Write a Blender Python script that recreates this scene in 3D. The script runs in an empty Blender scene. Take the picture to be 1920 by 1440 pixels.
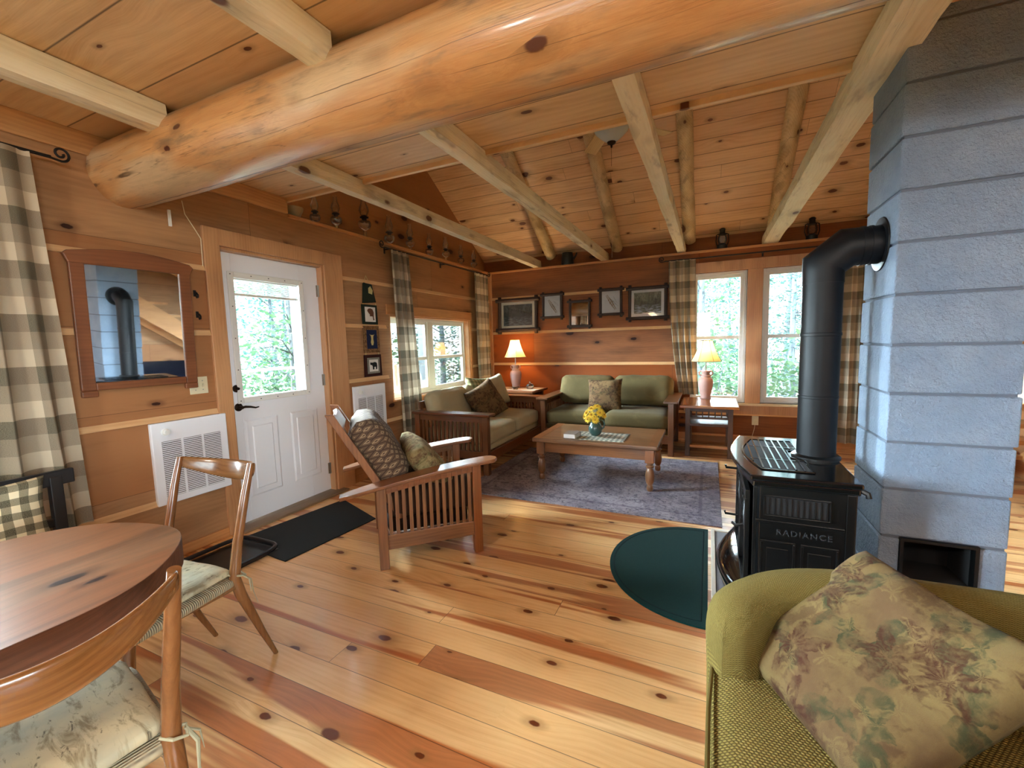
import bpy, bmesh, math, random
from mathutils import Vector, Matrix, noise, Euler
random.seed(7)
S = bpy.context.scene
COL = S.collection
R = math.radians
PI = math.pi

# ------------------------------------------------------------------ camera
cam = bpy.data.cameras.new('camera')
cam.sensor_width = 36.0
cam.lens = 805.0 / 1920.0 * 36.0
cam.clip_start = 0.02
cam.clip_end = 200
cam_o = bpy.data.objects.new('camera', cam)
COL.objects.link(cam_o)
# rotation recovered from the vanishing points of the room
_X = Vector((0.90915252, -0.0155298, 0.41617367))
_Y = Vector((0.4155811, 0.09884091, -0.90416969))
_Z = Vector((-0.02709341, 0.99498206, 0.09631535))
M = Matrix((_X, _Y, _Z)).to_4x4()
M.translation = Vector((3.122, 0.0, 1.33))
cam_o.matrix_world = M
S.camera = cam_o

# ------------------------------------------------------------------ world, exposure
S.view_settings.view_transform = 'Standard'
S.view_settings.look = 'None'
S.view_settings.gamma = 1.0
S.view_settings.use_curve_mapping = False
S.view_settings.exposure = 1.1
WORLD_STRENGTH = 2.4
w = bpy.data.worlds.new('world')
S.world = w
w.use_nodes = True
nt = w.node_tree
nt.nodes.clear()
bg = nt.nodes.new('ShaderNodeBackground')
out = nt.nodes.new('ShaderNodeOutputWorld')
tc = nt.nodes.new('ShaderNodeTexCoord')
sx = nt.nodes.new('ShaderNodeSeparateXYZ')
rp = nt.nodes.new('ShaderNodeValToRGB')
rp.color_ramp.elements[0].position = 0.0
rp.color_ramp.elements[0].color = (0.74, 0.94, 0.96, 1)
rp.color_ramp.elements[1].position = 0.6
rp.color_ramp.elements[1].color = (0.68, 0.85, 1.0, 1)
nt.links.new(tc.outputs['Generated'], sx.inputs[0])
nt.links.new(sx.outputs['Z'], rp.inputs[0])
nt.links.new(rp.outputs[0], bg.inputs[0])
bg.inputs[1].default_value = WORLD_STRENGTH
nt.links.new(bg.outputs[0], out.inputs[0])
S.cycles.max_bounces = 9
S.cycles.diffuse_bounces = 6
S.cycles.glossy_bounces = 4
S.cycles.transmission_bounces = 6
S.cycles.transparent_max_bounces = 12
S.cycles.sample_clamp_indirect = 6.0
S.cycles.caustics_reflective = False
S.cycles.caustics_refractive = False
S.cycles.use_adaptive_sampling = True
S.cycles.adaptive_threshold = 0.02
S.cycles.use_denoising = True

def portal(name, loc, rot, sx_, sy_):
    l = bpy.data.lights.new(name, 'AREA')
    l.shape = 'RECTANGLE'
    l.size, l.size_y = sx_, sy_
    l.cycles.is_portal = True
    o = bpy.data.objects.new(name, l)
    o.location = loc
    o.rotation_euler = rot
    COL.objects.link(o)
# daylight portals, one in each window opening (they only guide sampling of the sky)
portal('portal', (-0.2, 4.53, 1.19), (0, R(-90), 0), 0.94, 1.67)
portal('portal', (-0.2, 2.34, 1.42), (0, R(-90), 0), 0.95, 0.63)
portal('portal', (-0.2, 0.05, 1.4), (0, R(-90), 0), 1.4, 1.5)
portal('portal', (3.66, 6.23, 1.32), (R(-90), 0, 0), 1.5, 1.63)
portal('portal', (5.95, -1.3, 1.45), (0, R(90), 0), 1.3, 2.0)
portal('portal', (2.2, -3.8, 1.45), (R(90), 0, 0), 2.0, 1.5)
def sun(name, frm, e, ang, col):
    l = bpy.data.lights.new(name, 'SUN'); l.energy = e; l.angle = R(ang); l.color = col
    o = bpy.data.objects.new(name, l); COL.objects.link(o)
    o.rotation_euler = Vector(frm).to_track_quat('Z', 'Y').to_euler()
sun('sun', (0.25, -1.0, 0.85), 20.0, 2, (0.90, 0.96, 1.0))                 # sun added to shine in at the unseen rear window for bounce light
sun('fill_sun_left', (-1.0, -0.12, 0.20), 82.0, 60, (0.74, 0.88, 1.0))    # wide sun lamp added as fill through the left windows
sun('fill_sun_back', (-0.45, 1.0, 0.24), 42.0, 50, (0.74, 0.88, 1.0))     # wide sun lamp added to push light in by the back windows
sun('fill_sun_rear', (0.0, -1.0, 0.22), 5.0, 60, (0.74, 0.88, 1.0))      # added cool fill from behind, through the unseen rear window
sun('fill_sun_right', (0.84, -0.50, 0.20), 13.0, 60, (0.74, 0.88, 1.0))  # added side fill onto door and left wall, via the unseen right window

# ------------------------------------------------------------------ shader helpers
class G:
    def __init__(self, name, rough=0.5):
        self.m = bpy.data.materials.new(name)
        self.m.use_nodes = True
        self.nt = self.m.node_tree
        self.b = self.nt.nodes['Principled BSDF']
        self.b.inputs['Roughness'].default_value = rough
        self.out = self.nt.nodes['Material Output']
    def n(self, t, **k):
        o = self.nt.nodes.new(t)
        for a, v in k.items():
            setattr(o, a, v)
        return o
    def l(self, a, b):
        self.nt.links.new(a, b)
    def put(self, sock, v):
        if isinstance(v, bpy.types.NodeSocket):
            self.l(v, sock)
        elif isinstance(v, (tuple, list)) and len(v) == 3 and sock.type == 'RGBA':
            sock.default_value = (*v, 1)
        else:
            sock.default_value = v
    def math(self, op, a, b=0.0, c=0.0):
        o = self.n('ShaderNodeMath', operation=op)
        self.put(o.inputs[0], a); self.put(o.inputs[1], b)
        if op in ('MULTIPLY_ADD',): self.put(o.inputs[2], c)
        return o.outputs[0]
    def mul(self, a, b): return self.math('MULTIPLY', a, b)
    def add(self, a, b): return self.math('ADD', a, b)
    def sub(self, a, b): return self.math('SUBTRACT', a, b)
    def sstep(self, v, lo, hi, a=0.0, b=1.0):
        o = self.n('ShaderNodeMapRange', interpolation_type='SMOOTHSTEP')
        self.put(o.inputs[0], v); self.put(o.inputs[1], lo); self.put(o.inputs[2], hi)
        self.put(o.inputs[3], a); self.put(o.inputs[4], b)
        return o.outputs[0]
    def xyz(self, x, y, z):
        o = self.n('ShaderNodeCombineXYZ')
        self.put(o.inputs[0], x); self.put(o.inputs[1], y); self.put(o.inputs[2], z)
        return o.outputs[0]
    def sep(self, v):
        o = self.n('ShaderNodeSeparateXYZ'); self.l(v, o.inputs[0]); return o.outputs
    def coord(self, which='Object'):
        return self.n('ShaderNodeTexCoord').outputs[which]
    def noise(self, v, scale=1.0, detail=3.0, rough=0.5, dist=0.0, col=False):
        o = self.n('ShaderNodeTexNoise')
        self.put(o.inputs['Vector'], v)
        o.inputs['Scale'].default_value = scale
        o.inputs['Detail'].default_value = detail
        o.inputs['Roughness'].default_value = rough
        o.inputs['Distortion'].default_value = dist
        return o.outputs['Color' if col else 'Fac']
    def vor(self, v, scale=1.0, feature='F1', rand=1.0):
        o = self.n('ShaderNodeTexVoronoi', feature=feature)
        self.put(o.inputs['Vector'], v)
        o.inputs['Scale'].default_value = scale
        o.inputs['Randomness'].default_value = rand
        return o
    def white(self, v, dim='1D'):
        o = self.n('ShaderNodeTexWhiteNoise', noise_dimensions=dim)
        if dim == '1D': self.put(o.inputs['W'], v)
        else: self.put(o.inputs['Vector'], v)
        return o
    def mix(self, f, a, b, blend='MIX'):
        o = self.n('ShaderNodeMix', data_type='RGBA', blend_type=blend)
        self.put(o.inputs[0], f); self.put(o.inputs[6], a); self.put(o.inputs[7], b)
        return o.outputs[2]
    def bump(self, h, strength=0.3, dist=0.01):
        o = self.n('ShaderNodeBump')
        o.inputs['Strength'].default_value = strength
        o.inputs['Distance'].default_value = dist
        self.put(o.inputs['Height'], h)
        self.l(o.outputs[0], self.b.inputs['Normal'])
    def col(self, c): self.put(self.b.inputs['Base Color'], c)
    def rnd(self): return self.n('ShaderNodeObjectInfo').outputs['Random']

def hexc(h):
    v = [int(h[i:i + 2], 16) / 255 for i in (0, 2, 4)]
    return tuple(x / 12.92 if x <= .04045 else ((x + .055) / 1.055) ** 2.4 for x in v)

def wood(name, light, dark, along='X', plank=0.0, across='Y', off=0.0, endlen=0.0, knots=0.0, knotsize=0.09,
         streak=0.0, streak_col=None, rough=0.45, spec=0.5, coat=0.0, grain=1.0, var=0.25, seam=0.004, bump=0.15,
         grey=0.0, ks=1.0, local=False, ring=90.0, cracks=0.0, pale=None):
    g = G(name, rough)
    x, y, z = g.sep(g.coord('Object'))
    ax = {'X': x, 'Y': y, 'Z': z}
    a = ax[along]
    others = [k for k in 'XYZ' if k != along]
    if plank:
        b = ax[across]; c = ax[[k for k in others if k != across][0]]
        t = g.math('DIVIDE', g.sub(b, off), plank)
        idx = g.math('FLOOR', t)
        fr = g.math('FRACT', t)
        wn = g.white(idx).outputs['Value']
        sd = g.math('MINIMUM', fr, g.sub(1.0, fr))
        seamf = g.sstep(sd, 0.0, seam / plank, 1.0, 0.0)
        a2 = g.math('MULTIPLY_ADD', wn, 23.7, a)
        if endlen:
            te = g.math('DIVIDE', a2, endlen)
            ie = g.math('FLOOR', te); fe = g.math('FRACT', te)
            w2 = g.white(g.xyz(idx, ie, 0.3), '3D').outputs['Value']
            se = g.math('MINIMUM', fe, g.sub(1.0, fe))
            seamf = g.math('MAXIMUM', seamf, g.sstep(se, 0.0, 0.0022 / endlen, 1.0, 0.0))
            a2 = g.math('MULTIPLY_ADD', w2, 11.3, a2)
            wn = w2
        b2 = g.math('MULTIPLY_ADD', wn, 5.17, b)
        c2 = g.mul(c, 0.15)
    else:
        b, c2 = ax[others[0]], ax[others[1]]
        rr = g.rnd() if not local else 0.37
        wn = rr
        a2 = g.math('MULTIPLY_ADD', rr, 31.7, a)
        b2 = g.math('MULTIPLY_ADD', rr, 7.1, b)
        seamf = None
    # knots
    kf = ring_push = None
    if knots > 0:
        kv = g.xyz(g.mul(a2, 2.6 * ks), g.mul(b2, 5.2 * ks), g.mul(c2, 5.2 * ks))
        vo = g.vor(kv, 1.0)
        if plank: vo.voronoi_dimensions = '2D'
        d = g.add(vo.outputs['Distance'], g.mul(g.sub(g.noise(g.xyz(g.mul(a2, 30), g.mul(b2, 30), 0.0), 1.0, 2), 0.5), 0.05))
        gate = g.math('LESS_THAN', g.sep(vo.outputs['Color'])[0], knots)
        big = g.math('MULTIPLY_ADD', g.sep(vo.outputs['Color'])[1], knotsize, knotsize * 0.35)
        kf = g.mul(g.sstep(g.math('DIVIDE', d, big), 0.75, 1.1, 1.0, 0.0), gate)
        halo = g.mul(g.sstep(g.math('DIVIDE', d, big), 0.8, 3.0, 0.5, 0.0), gate)
        ring_push = g.mul(g.sstep(d, 0.0, 0.6, 1.0, 0.0), gate)
    warp = g.noise(g.xyz(g.mul(a2, 0.9), g.mul(b2, 4.5), g.mul(c2, 4.5)), 1.0, 2.0, 0.5)
    gb = g.math('MULTIPLY_ADD', warp, 0.10, g.add(b2, c2))
    if ring_push is not None:
        gb = g.math('MULTIPLY_ADD', ring_push, 0.035, gb)
    rings = g.math('SINE', g.mul(gb, ring * 2 * 1.7))
    rings = g.math('MULTIPLY_ADD', rings, 0.5, 0.5)
    fine = g.noise(g.xyz(g.mul(a2, 5.0), g.mul(gb, 190.0), g.mul(c2, 150.0)), 1.0, 3.0, 0.6)
    blot = g.noise(g.xyz(g.mul(a2, 1.6), g.mul(b2, 9.0), g.mul(c2, 9.0)), 1.0, 3.0, 0.6)
    f = g.add(g.mul(rings, 0.16 * grain), g.mul(fine, 0.62 * grain))
    f = g.add(f, g.math('MULTIPLY_ADD', blot, 1.25, -0.625))
    f = g.math('MULTIPLY_ADD', g.sub(wn, 0.5), var * 1.6, f)
    f = g.sstep(f, -0.05, 1.15)
    c_ = g.mix(f, light, dark)
    if streak > 0:
        sn = g.noise(g.xyz(g.mul(a2, 0.45), g.mul(b2, 11.0), g.mul(c2, 11.0)), 1.0, 2.0, 0.45)
        sf = g.sstep(g.math('MULTIPLY_ADD', g.sub(wn, 0.5), 0.22, sn), 0.53, 0.60, 0.0, streak)
        c_ = g.mix(sf, c_, g.mix(f, streak_col, tuple(v * 0.55 for v in streak_col)))
    if pale:
        pn = g.noise(g.xyz(g.mul(a2, 0.8), g.mul(b2, 3.5), g.mul(c2, 3.5)), 1.0, 3.0, 0.5)
        c_ = g.mix(g.sstep(pn, 0.46, 0.60, 0.0, 0.85), c_, g.mix(f, pale, tuple(v * 0.6 for v in pale)))
    if cracks:
        cn = g.noise(g.xyz(g.mul(a2, 0.10), g.mul(b2, 5.0), g.mul(c2, 5.0)), 1.0, 1.0, 0.3)
        cn = g.math('MULTIPLY_ADD', g.sub(g.noise(g.xyz(g.mul(a2, 9.0), g.mul(b2, 9.0), g.mul(c2, 9.0)), 1.0, 2.0), 0.5), 0.012, cn)
        cn2 = g.noise(g.xyz(g.mul(a2, 1.3), g.mul(b2, 45.0), g.mul(c2, 45.0)), 1.0, 2.0, 0.5)
        ck = g.mul(g.sstep(g.math('ABSOLUTE', g.sub(cn, 0.52)), 0.0, 0.004, 1.0, 0.0), g.sstep(g.noise(g.xyz(g.mul(a2, 1.1), g.mul(b2, 3.0), 0.0), 1.0, 2.0), 0.42, 0.5))
        ck2 = g.mul(g.sstep(g.math('ABSOLUTE', g.sub(cn2, 0.5)), 0.0, 0.014, 1.0, 0.0), g.sstep(warp, 0.48, 0.6))
        c_ = g.mix(g.mul(g.math('MAXIMUM', ck, g.mul(ck2, 0.5)), cracks), c_, (0.05, 0.02, 0.008))
    hv = g.n('ShaderNodeHueSaturation')
    g.put(hv.inputs['Color'], c_)
    g.put(hv.inputs['Value'], g.math('MULTIPLY_ADD', wn, var, 1 - var / 2))
    g.put(hv.inputs['Hue'], g.math('MULTIPLY_ADD', wn, 0.014, 0.493))
    g.put(hv.inputs['Saturation'], g.math('MULTIPLY_ADD', wn, -0.14, 1.05))
    c_ = hv.outputs[0]
    if grey > 0:
        gn = g.noise(g.xyz(g.mul(a2, 3.0), g.mul(b2, 12.0), g.mul(c2, 12.0)), 1.0, 4.0, 0.65)
        c_ = g.mix(g.sstep(gn, 0.52, 0.75, 0.0, grey), c_, (0.16, 0.12, 0.08))
    if kf is not None:
        c_ = g.mix(halo, c_, tuple(v * 0.45 for v in dark))
        c_ = g.mix(kf, c_, (dark[0] * 0.20, dark[1] * 0.09, dark[2] * 0.07))
    if seamf is not None:
        c_ = g.mix(g.mul(seamf, 0.85), c_, (0.03, 0.012, 0.005))
    g.col(c_)
    g.b.inputs['Specular IOR Level'].default_value = spec
    if coat:
        g.b.inputs['Coat Weight'].default_value = coat
        g.b.inputs['Coat Roughness'].default_value = 0.12
    h = g.mul(fine, 0.35)
    if seamf is not None: h = g.sub(h, g.mul(seamf, 2.0))
    if kf is not None: h = g.add(h, g.mul(kf, 0.3))
    g.bump(h, bump, 0.004)
    return g.m

def plain(name, c, rough=0.5, metal=0.0, spec=0.5, bumps=0.0, bscale=200.0, coat=0.0, emit=None, es=0.0, vary=0.0):
    g = G(name, rough)
    if vary:
        n_ = g.noise(g.coord(), bscale * 0.1 + 3, 3)
        g.col(g.mix(n_, tuple(v * (1 - vary) for v in c), tuple(min(1, v * (1 + vary)) for v in c)))
    else:
        g.col(c)
    g.b.inputs['Metallic'].default_value = metal
    g.b.inputs['Specular IOR Level'].default_value = spec
    if coat:
        g.b.inputs['Coat Weight'].default_value = coat
        g.b.inputs['Coat Roughness'].default_value = 0.08
    if bumps:
        g.bump(g.noise(g.coord(), bscale, 3), bumps, 0.004)
    if emit:
        g.put(g.b.inputs['Emission Color'], emit); g.b.inputs['Emission Strength'].default_value = es
    return g.m

def glassy(name, tint=(1, 1, 1), rough=0.0, refl=0.06, amount=0.0, acol=(1, 1, 1)):
    """thin clear pane: mostly see-through with a clear reflection"""
    g = G(name)
    tr = g.n('ShaderNodeBsdfTransparent'); g.put(tr.inputs[0], tint)
    gl = g.n('ShaderNodeBsdfGlossy'); gl.inputs['Roughness'].default_value = rough
    lw = g.n('ShaderNodeLayerWeight'); lw.inputs[0].default_value = 0.35
    f = g.math('MULTIPLY_ADD', lw.outputs['Fresnel'], 0.8, refl)
    mx = g.n('ShaderNodeMixShader'); g.l(f, mx.inputs[0]); g.l(tr.outputs[0], mx.inputs[1]); g.l(gl.outputs[0], mx.inputs[2])
    g.l(mx.outputs[0], g.out.inputs[0])
    return g.m

def fabric(name, c1, c2=None, scale=400.0, rough=0.9, bump=0.4, blot=0.0, bcol=None, bsc=8.0, lo=0.5, hi=0.6, wrinkle=0.0):
    g = G(name, rough)
    v = g.coord()
    n1 = g.noise(v, scale, 2)
    c = g.mix(g.sstep(n1, 0.3, 0.7), c1, c2 or tuple(x * 0.8 for x in c1))
    if blot:
        n2 = g.noise(v, bsc, 4, 0.6, 0.8)
        c = g.mix(g.sstep(n2, lo, hi, 0.0, blot), c, bcol)
    g.col(c)
    g.b.inputs['Specular IOR Level'].default_value = 0.15
    g.b.inputs['Sheen Weight'].default_value = 0.04
    h = n1
    if wrinkle: h = g.math('MULTIPLY_ADD', g.noise(v, 9.0, 4, 0.6, 1.2), wrinkle, h)
    g.bump(h, bump, 0.003)
    return g.m

def floral(name, ground, reds, greens, light, sc=1.0, weave=500.0, wrinkle=2.0, fill=1.0):
    """tapestry print: crowded leaf sprays and blossoms on a mottled ground"""
    g = G(name, 0.85)
    v = g.coord()
    dv = g.n('ShaderNodeVectorMath', operation='MULTIPLY_ADD')
    g.l(g.noise(v, 16 * sc, 4, 0.65, 0.0, True), dv.inputs[0]); dv.inputs[1].default_value = (0.045 / sc,) * 3; g.l(v, dv.inputs[2])
    v2 = dv.outputs[0]
    def petals(scale, k, off, r0, sharp):
        mp = g.n('ShaderNodeMapping'); g.l(v2, mp.inputs[0]); mp.inputs['Location'].default_value = off
        x, y, z = g.sep(mp.outputs[0])
        vo = g.vor(g.xyz(g.mul(x, scale), g.mul(y, scale), 0.0), 1.0); vo.voronoi_dimensions = '2D'
        px, py, pz = g.sep(vo.outputs['Position'])
        an = g.math('ARCTAN2', g.sub(g.mul(y, scale), py), g.sub(g.mul(x, scale), px))
        rnd_ = g.sep(vo.outputs['Color'])[0]
        lob = g.math('MULTIPLY_ADD', g.math('SINE', g.math('MULTIPLY_ADD', an, k, g.mul(rnd_, 6.3))), sharp, 1 - sharp)
        d = g.math('DIVIDE', vo.outputs['Distance'], lob)
        vein = g.math('MULTIPLY_ADD', g.math('SINE', g.mul(an, k * 3.0)), 0.5, 0.5)
        return g.sstep(d, r0 * 0.85, r0, 1.0, 0.0), vein
    n0 = g.noise(v2, 5 * sc, 5, 0.65)
    c = g.mix(g.sstep(n0, 0.35, 0.68), ground, light)
    nb = g.noise(v2, 11 * sc, 4, 0.7)
    c = g.mix(g.sstep(nb, 0.52, 0.64, 0.0, 0.55), c, reds)
    fine_ = g.sstep(g.noise(v2, 34 * sc, 3, 0.7), 0.35, 0.62, 0.25, 1.0)
    fg, vg = petals(9 * sc, 2.0, (1.3, 0.4, 0.2), 0.62, 0.45)
    c = g.mix(g.mul(g.mul(fg, fine_), g.math('MULTIPLY_ADD', vg, 0.5, 0.4 * fill)), c, greens)
    fr, vr = petals(7 * sc, 5.0, (0.2, 3.1, 1.7), 0.52, 0.30)
    c = g.mix(g.mul(g.mul(fr, fine_), g.math('MULTIPLY_ADD', vr, 0.5, 0.45 * fill)), c, reds)
    fl, vl = petals(12 * sc, 3.0, (5.2, 1.1, 0.7), 0.36, 0.40)
    c = g.mix(g.mul(g.mul(fl, vl), 0.55), c, light)
    g.col(c)
    g.b.inputs['Specular IOR Level'].default_value = 0.2
    h = g.math('MULTIPLY_ADD', g.noise(v, 7, 4, 0.6, 1.0), wrinkle, g.noise(v, weave, 2))
    g.bump(h, 0.45, 0.006)
    return g.m

def checks(name, cols, size_u, size_v, nu, nv, uvmap=True, trans=0.25, rough=0.9, wv=0.5):
    """woven check: cols is (light, mid, dark)"""
    g = G(name, rough)
    u, v, _ = g.sep(g.coord('UV'))
    tu = g.math('MODULO', g.math('FLOOR', g.math('DIVIDE', g.add(u, 90 * size_u), size_u)), float(nu))
    tv = g.math('MODULO', g.math('FLOOR', g.math('DIVIDE', g.add(v, 90 * size_v), size_v)), float(nv))
    fu = g.math('DIVIDE', tu, max(1, nu - 1)); fv = g.math('DIVIDE', tv, max(1, nv - 1))
    val = g.math('MULTIPLY_ADD', fu, 1 - wv, g.mul(fv, wv))
    c = g.mix(g.sstep(val, 0.0, 0.5), cols[0], cols[1])
    c = g.mix(g.sstep(val, 0.5, 1.0), c, cols[2])
    weave = g.noise(g.xyz(g.mul(u, 260), g.mul(v, 900), 0.0), 1.0, 3, 0.6)
    c = g.mix(g.sstep(weave, 0.3, 0.75, 0.0, 0.35), c, cols[0])
    g.col(c)
    g.b.inputs['Specular IOR Level'].default_value = 0.1
    g.bump(weave, 0.2, 0.002)
    if trans:
        t = g.n('ShaderNodeBsdfTranslucent'); g.put(t.inputs[0], c)
        mx = g.n('ShaderNodeMixShader'); mx.inputs[0].default_value = trans
        g.l(g.b.outputs[0], mx.inputs[1]); g.l(t.outputs[0], mx.inputs[2]); g.l(mx.outputs[0], g.out.inputs[0])
    return g.m

# ------------------------------------------------------------------ geometry helpers
def xf(loc=(0, 0, 0), rot=(0, 0, 0), scale=(1, 1, 1)):
    return Matrix.LocRotScale(Vector(loc), Euler(rot), Vector(scale))

class MB:
    def __init__(self):
        self.bm = bmesh.new(); self.mi = 0
        self.uv = None
    def _t(self, vs, fs, m=None):
        bv = [self.bm.verts.new(m @ Vector(v) if m is not None else Vector(v)) for v in vs]
        for f in fs:
            try:
                fc = self.bm.faces.new([bv[i] for i in f]); fc.material_index = self.mi
            except ValueError:
                pass
        return bv
    def box(self, a, b, m=None):
        x0, y0, z0 = a; x1, y1, z1 = b
        v = [(x0, y0, z0), (x1, y0, z0), (x1, y1, z0), (x0, y1, z0), (x0, y0, z1), (x1, y0, z1), (x1, y1, z1), (x0, y1, z1)]
        self._t(v, [(0, 3, 2, 1), (4, 5, 6, 7), (0, 1, 5, 4), (1, 2, 6, 5), (2, 3, 7, 6), (3, 0, 4, 7)], m)
        return self
    def cbox(self, c, s, m=None, rot=None):
        mm = xf(c, rot or (0, 0, 0))
        if m is not None: mm = m @ mm
        h = [v / 2 for v in s]
        return self.box((-h[0], -h[1], -h[2]), tuple(h), mm)
    def hexa(self, lo, hi):
        """box from 4 bottom + 4 top points"""
        self._t(list(lo) + list(hi), [(3, 2, 1, 0), (4, 5, 6, 7), (0, 1, 5, 4), (1, 2, 6, 5), (2, 3, 7, 6), (3, 0, 4, 7)])
        return self
    def prism(self, pts, h0, h1, m=None):
        """polygon in xy extruded z h0..h1"""
        n = len(pts)
        v = [(p[0], p[1], h0) for p in pts] + [(p[0], p[1], h1) for p in pts]
        f = [tuple(range(n - 1, -1, -1)), tuple(range(n, 2 * n))] + [(i, (i + 1) % n, n + (i + 1) % n, n + i) for i in range(n)]
        self._t(v, f, m); return self
    def tube(self, pts, r, seg=8, cap=True, m=None, flat=1.0):
        pts = [Vector(p) for p in pts]
        n = len(pts)
        rs = r if isinstance(r, (list, tuple)) else [r] * n
        rings = []
        up = None
        for i, p in enumerate(pts):
            t = (pts[min(i + 1, n - 1)] - pts[max(i - 1, 0)]).normalized()
            if up is None:
                up = Vector((0, 0, 1)) if abs(t.z) < 0.95 else Vector((1, 0, 0))
            s = t.cross(up)
            if s.length < 1e-5: s = t.cross(Vector((0, 1, 0)))
            s.normalize(); u = s.cross(t).normalized(); up = u
            rings.append([p + (s * math.cos(2 * PI * k / seg) + u * math.sin(2 * PI * k / seg) * flat) * rs[i] for k in range(seg)])
        vs = [v for rg in rings for v in rg]
        fs = []
        for i in range(n - 1):
            for k in range(seg):
                a = i * seg + k; b = i * seg + (k + 1) % seg
                fs.append((a, b, b + seg, a + seg))
        if cap:
            fs.append(tuple(range(seg - 1, -1, -1))); fs.append(tuple((n - 1) * seg + k for k in range(seg)))
        self._t(vs, fs, m); return self
    def lathe(self, prof, c=(0, 0, 0), seg=24, m=None, cap=True):
        """prof: list of (r, z)"""
        vs, fs = [], []
        for r, z in prof:
            for k in range(seg):
                an = 2 * PI * k / seg
                vs.append((c[0] + r * math.cos(an), c[1] + r * math.sin(an), c[2] + z))
        for i in range(len(prof) - 1):
            for k in range(seg):
                a = i * seg + k; b = i * seg + (k + 1) % seg
                fs.append((a, b, b + seg, a + seg))
        if cap:
            if prof[0][0] > 1e-4: fs.append(tuple(range(seg - 1, -1, -1)))
            if prof[-1][0] > 1e-4: fs.append(tuple((len(prof) - 1) * seg + k for k in range(seg)))
        self._t(vs, fs, m); return self
    def grid(self, fn, nu, nv, closed_u=False, uvfn=None):
        vs = [fn(i / (nu if closed_u else nu - 1), j / (nv - 1)) for j in range(nv) for i in range(nu)]
        bv = [self.bm.verts.new(Vector(v)) for v in vs]
        if uvfn and self.uv is None: self.uv = self.bm.loops.layers.uv.new('UVMap')
        for j in range(nv - 1):
            for i in range(nu if closed_u else nu - 1):
                i2 = (i + 1) % nu
                q = [(i, j), (i2, j), (i2, j + 1), (i, j + 1)]
                try: f = self.bm.faces.new([bv[b * nu + a] for a, b in q])
                except ValueError: continue
                f.material_index = self.mi; f.smooth = True
                if uvfn:
                    for lp, (a, b) in zip(f.loops, q):
                        lp[self.uv].uv = uvfn(a / (nu - 1), b / (nv - 1))
        return self
    def softbox(self, c, s, r=0.04, puff=0.0, n=10, m=None, nz=0.0, seed=0.0):
        """rounded, slightly puffed cushion"""
        h = Vector((s[0] / 2, s[1] / 2, s[2] / 2))
        tmp = bmesh.new(); bmesh.ops.create_cube(tmp, size=2.0)
        bmesh.ops.subdivide_edges(tmp, edges=tmp.edges[:], cuts=n, use_grid_fill=True)
        mp = {}
        for v in tmp.verts:
            p = Vector((v.co.x * h.x, v.co.y * h.y, v.co.z * h.z))
            inn = Vector((max(-h.x + r, min(h.x - r, p.x)), max(-h.y + r, min(h.y - r, p.y)), max(-h.z + r, min(h.z - r, p.z))))
            d = p - inn
            if d.length > 1e-6: p = inn + d.normalized() * min(r, d.length) if d.length > r else inn + d
            fx, fy = v.co.x, v.co.y
            if puff:
                k = max(0, 1 - fx * fx) * max(0, 1 - fy * fy)
                p.z += (1 if v.co.z > 0.3 else (-1 if v.co.z < -0.3 else 0)) * puff * math.sqrt(k)
                kk = max(0, 1 - v.co.z ** 2)
                if abs(fx) > 0.99: p.x += math.copysign(puff * 0.5 * kk * max(0, 1 - fy * fy), fx)
                if abs(fy) > 0.99: p.y += math.copysign(puff * 0.5 * kk * max(0, 1 - fx * fx), fy)
            if nz:
                p += Vector(noise.noise_vector(p * 9 + Vector((seed, seed * 2, 0)))) * nz
            q = Vector(c) + p
            if m is not None: q = m @ q
            mp[v] = self.bm.verts.new(q)
        for f in tmp.faces:
            nf = self.bm.faces.new([mp[v] for v in f.verts]); nf.smooth = True; nf.material_index = self.mi
        tmp.free(); return self
    def pillow(self, w_, h_, t, m=None, n=22, nz=0.006, seed=0.0, pinch=0.09):
        for sgn in (1, -1):
            def fn(u, v, sgn=sgn):
                x, y = 2 * u - 1, 2 * v - 1
                k = max(0.0, (1 - x ** 4)) * max(0.0, (1 - y ** 4))
                z = sgn * t / 2 * k ** 0.42
                px = x * w_ / 2 * (1 - pinch * (1 - y * y) * abs(x))
                py = y * h_ / 2 * (1 - pinch * (1 - x * x) * abs(y))
                p = Vector((px, py, z))
                edge = min(1, k * 3)
                p += Vector(noise.noise_vector(Vector((px * 11 + seed, py * 11, sgn * 2.0)))) * nz * edge
                p.z += sgn * noise.noise(Vector((px * 6 + seed, py * 6, 3.3))) * nz * 2.5 * edge
                return m @ p if m is not None else p
            if sgn > 0: self.grid(fn, n, n, uvfn=lambda u, v: (u * w_, v * h_))
            else: self.grid(lambda u, v: fn(1 - u, v), n, n, uvfn=lambda u, v: (u * w_, v * h_))
        bmesh.ops.remove_doubles(self.bm, verts=self.bm.verts[:], dist=1e-5)
        return self
    def build(self, name, mat, parent=None, loc=None, rot=None, smooth=None, bevel=0.0, seg=2, sub=0, angle=35):
        bmesh.ops.recalc_face_normals(self.bm, faces=self.bm.faces[:])
        me = bpy.data.meshes.new(name)
        if smooth is not None:
            for f in self.bm.faces: f.smooth = smooth
        self.bm.to_mesh(me); self.bm.free()
        if smooth: me.set_sharp_from_angle(angle=R(42))
        o = bpy.data.objects.new(name, me)
        COL.objects.link(o)
        for mm in (mat if isinstance(mat, (list, tuple)) else [mat]): me.materials.append(mm)
        if parent is not None: o.parent = parent
        if loc is not None: o.location = loc
        if rot is not None: o.rotation_euler = rot
        if bevel:
            b = o.modifiers.new('bevel', 'BEVEL'); b.width = bevel; b.segments = seg; b.limit_method = 'ANGLE'; b.angle_limit = R(angle)
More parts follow.
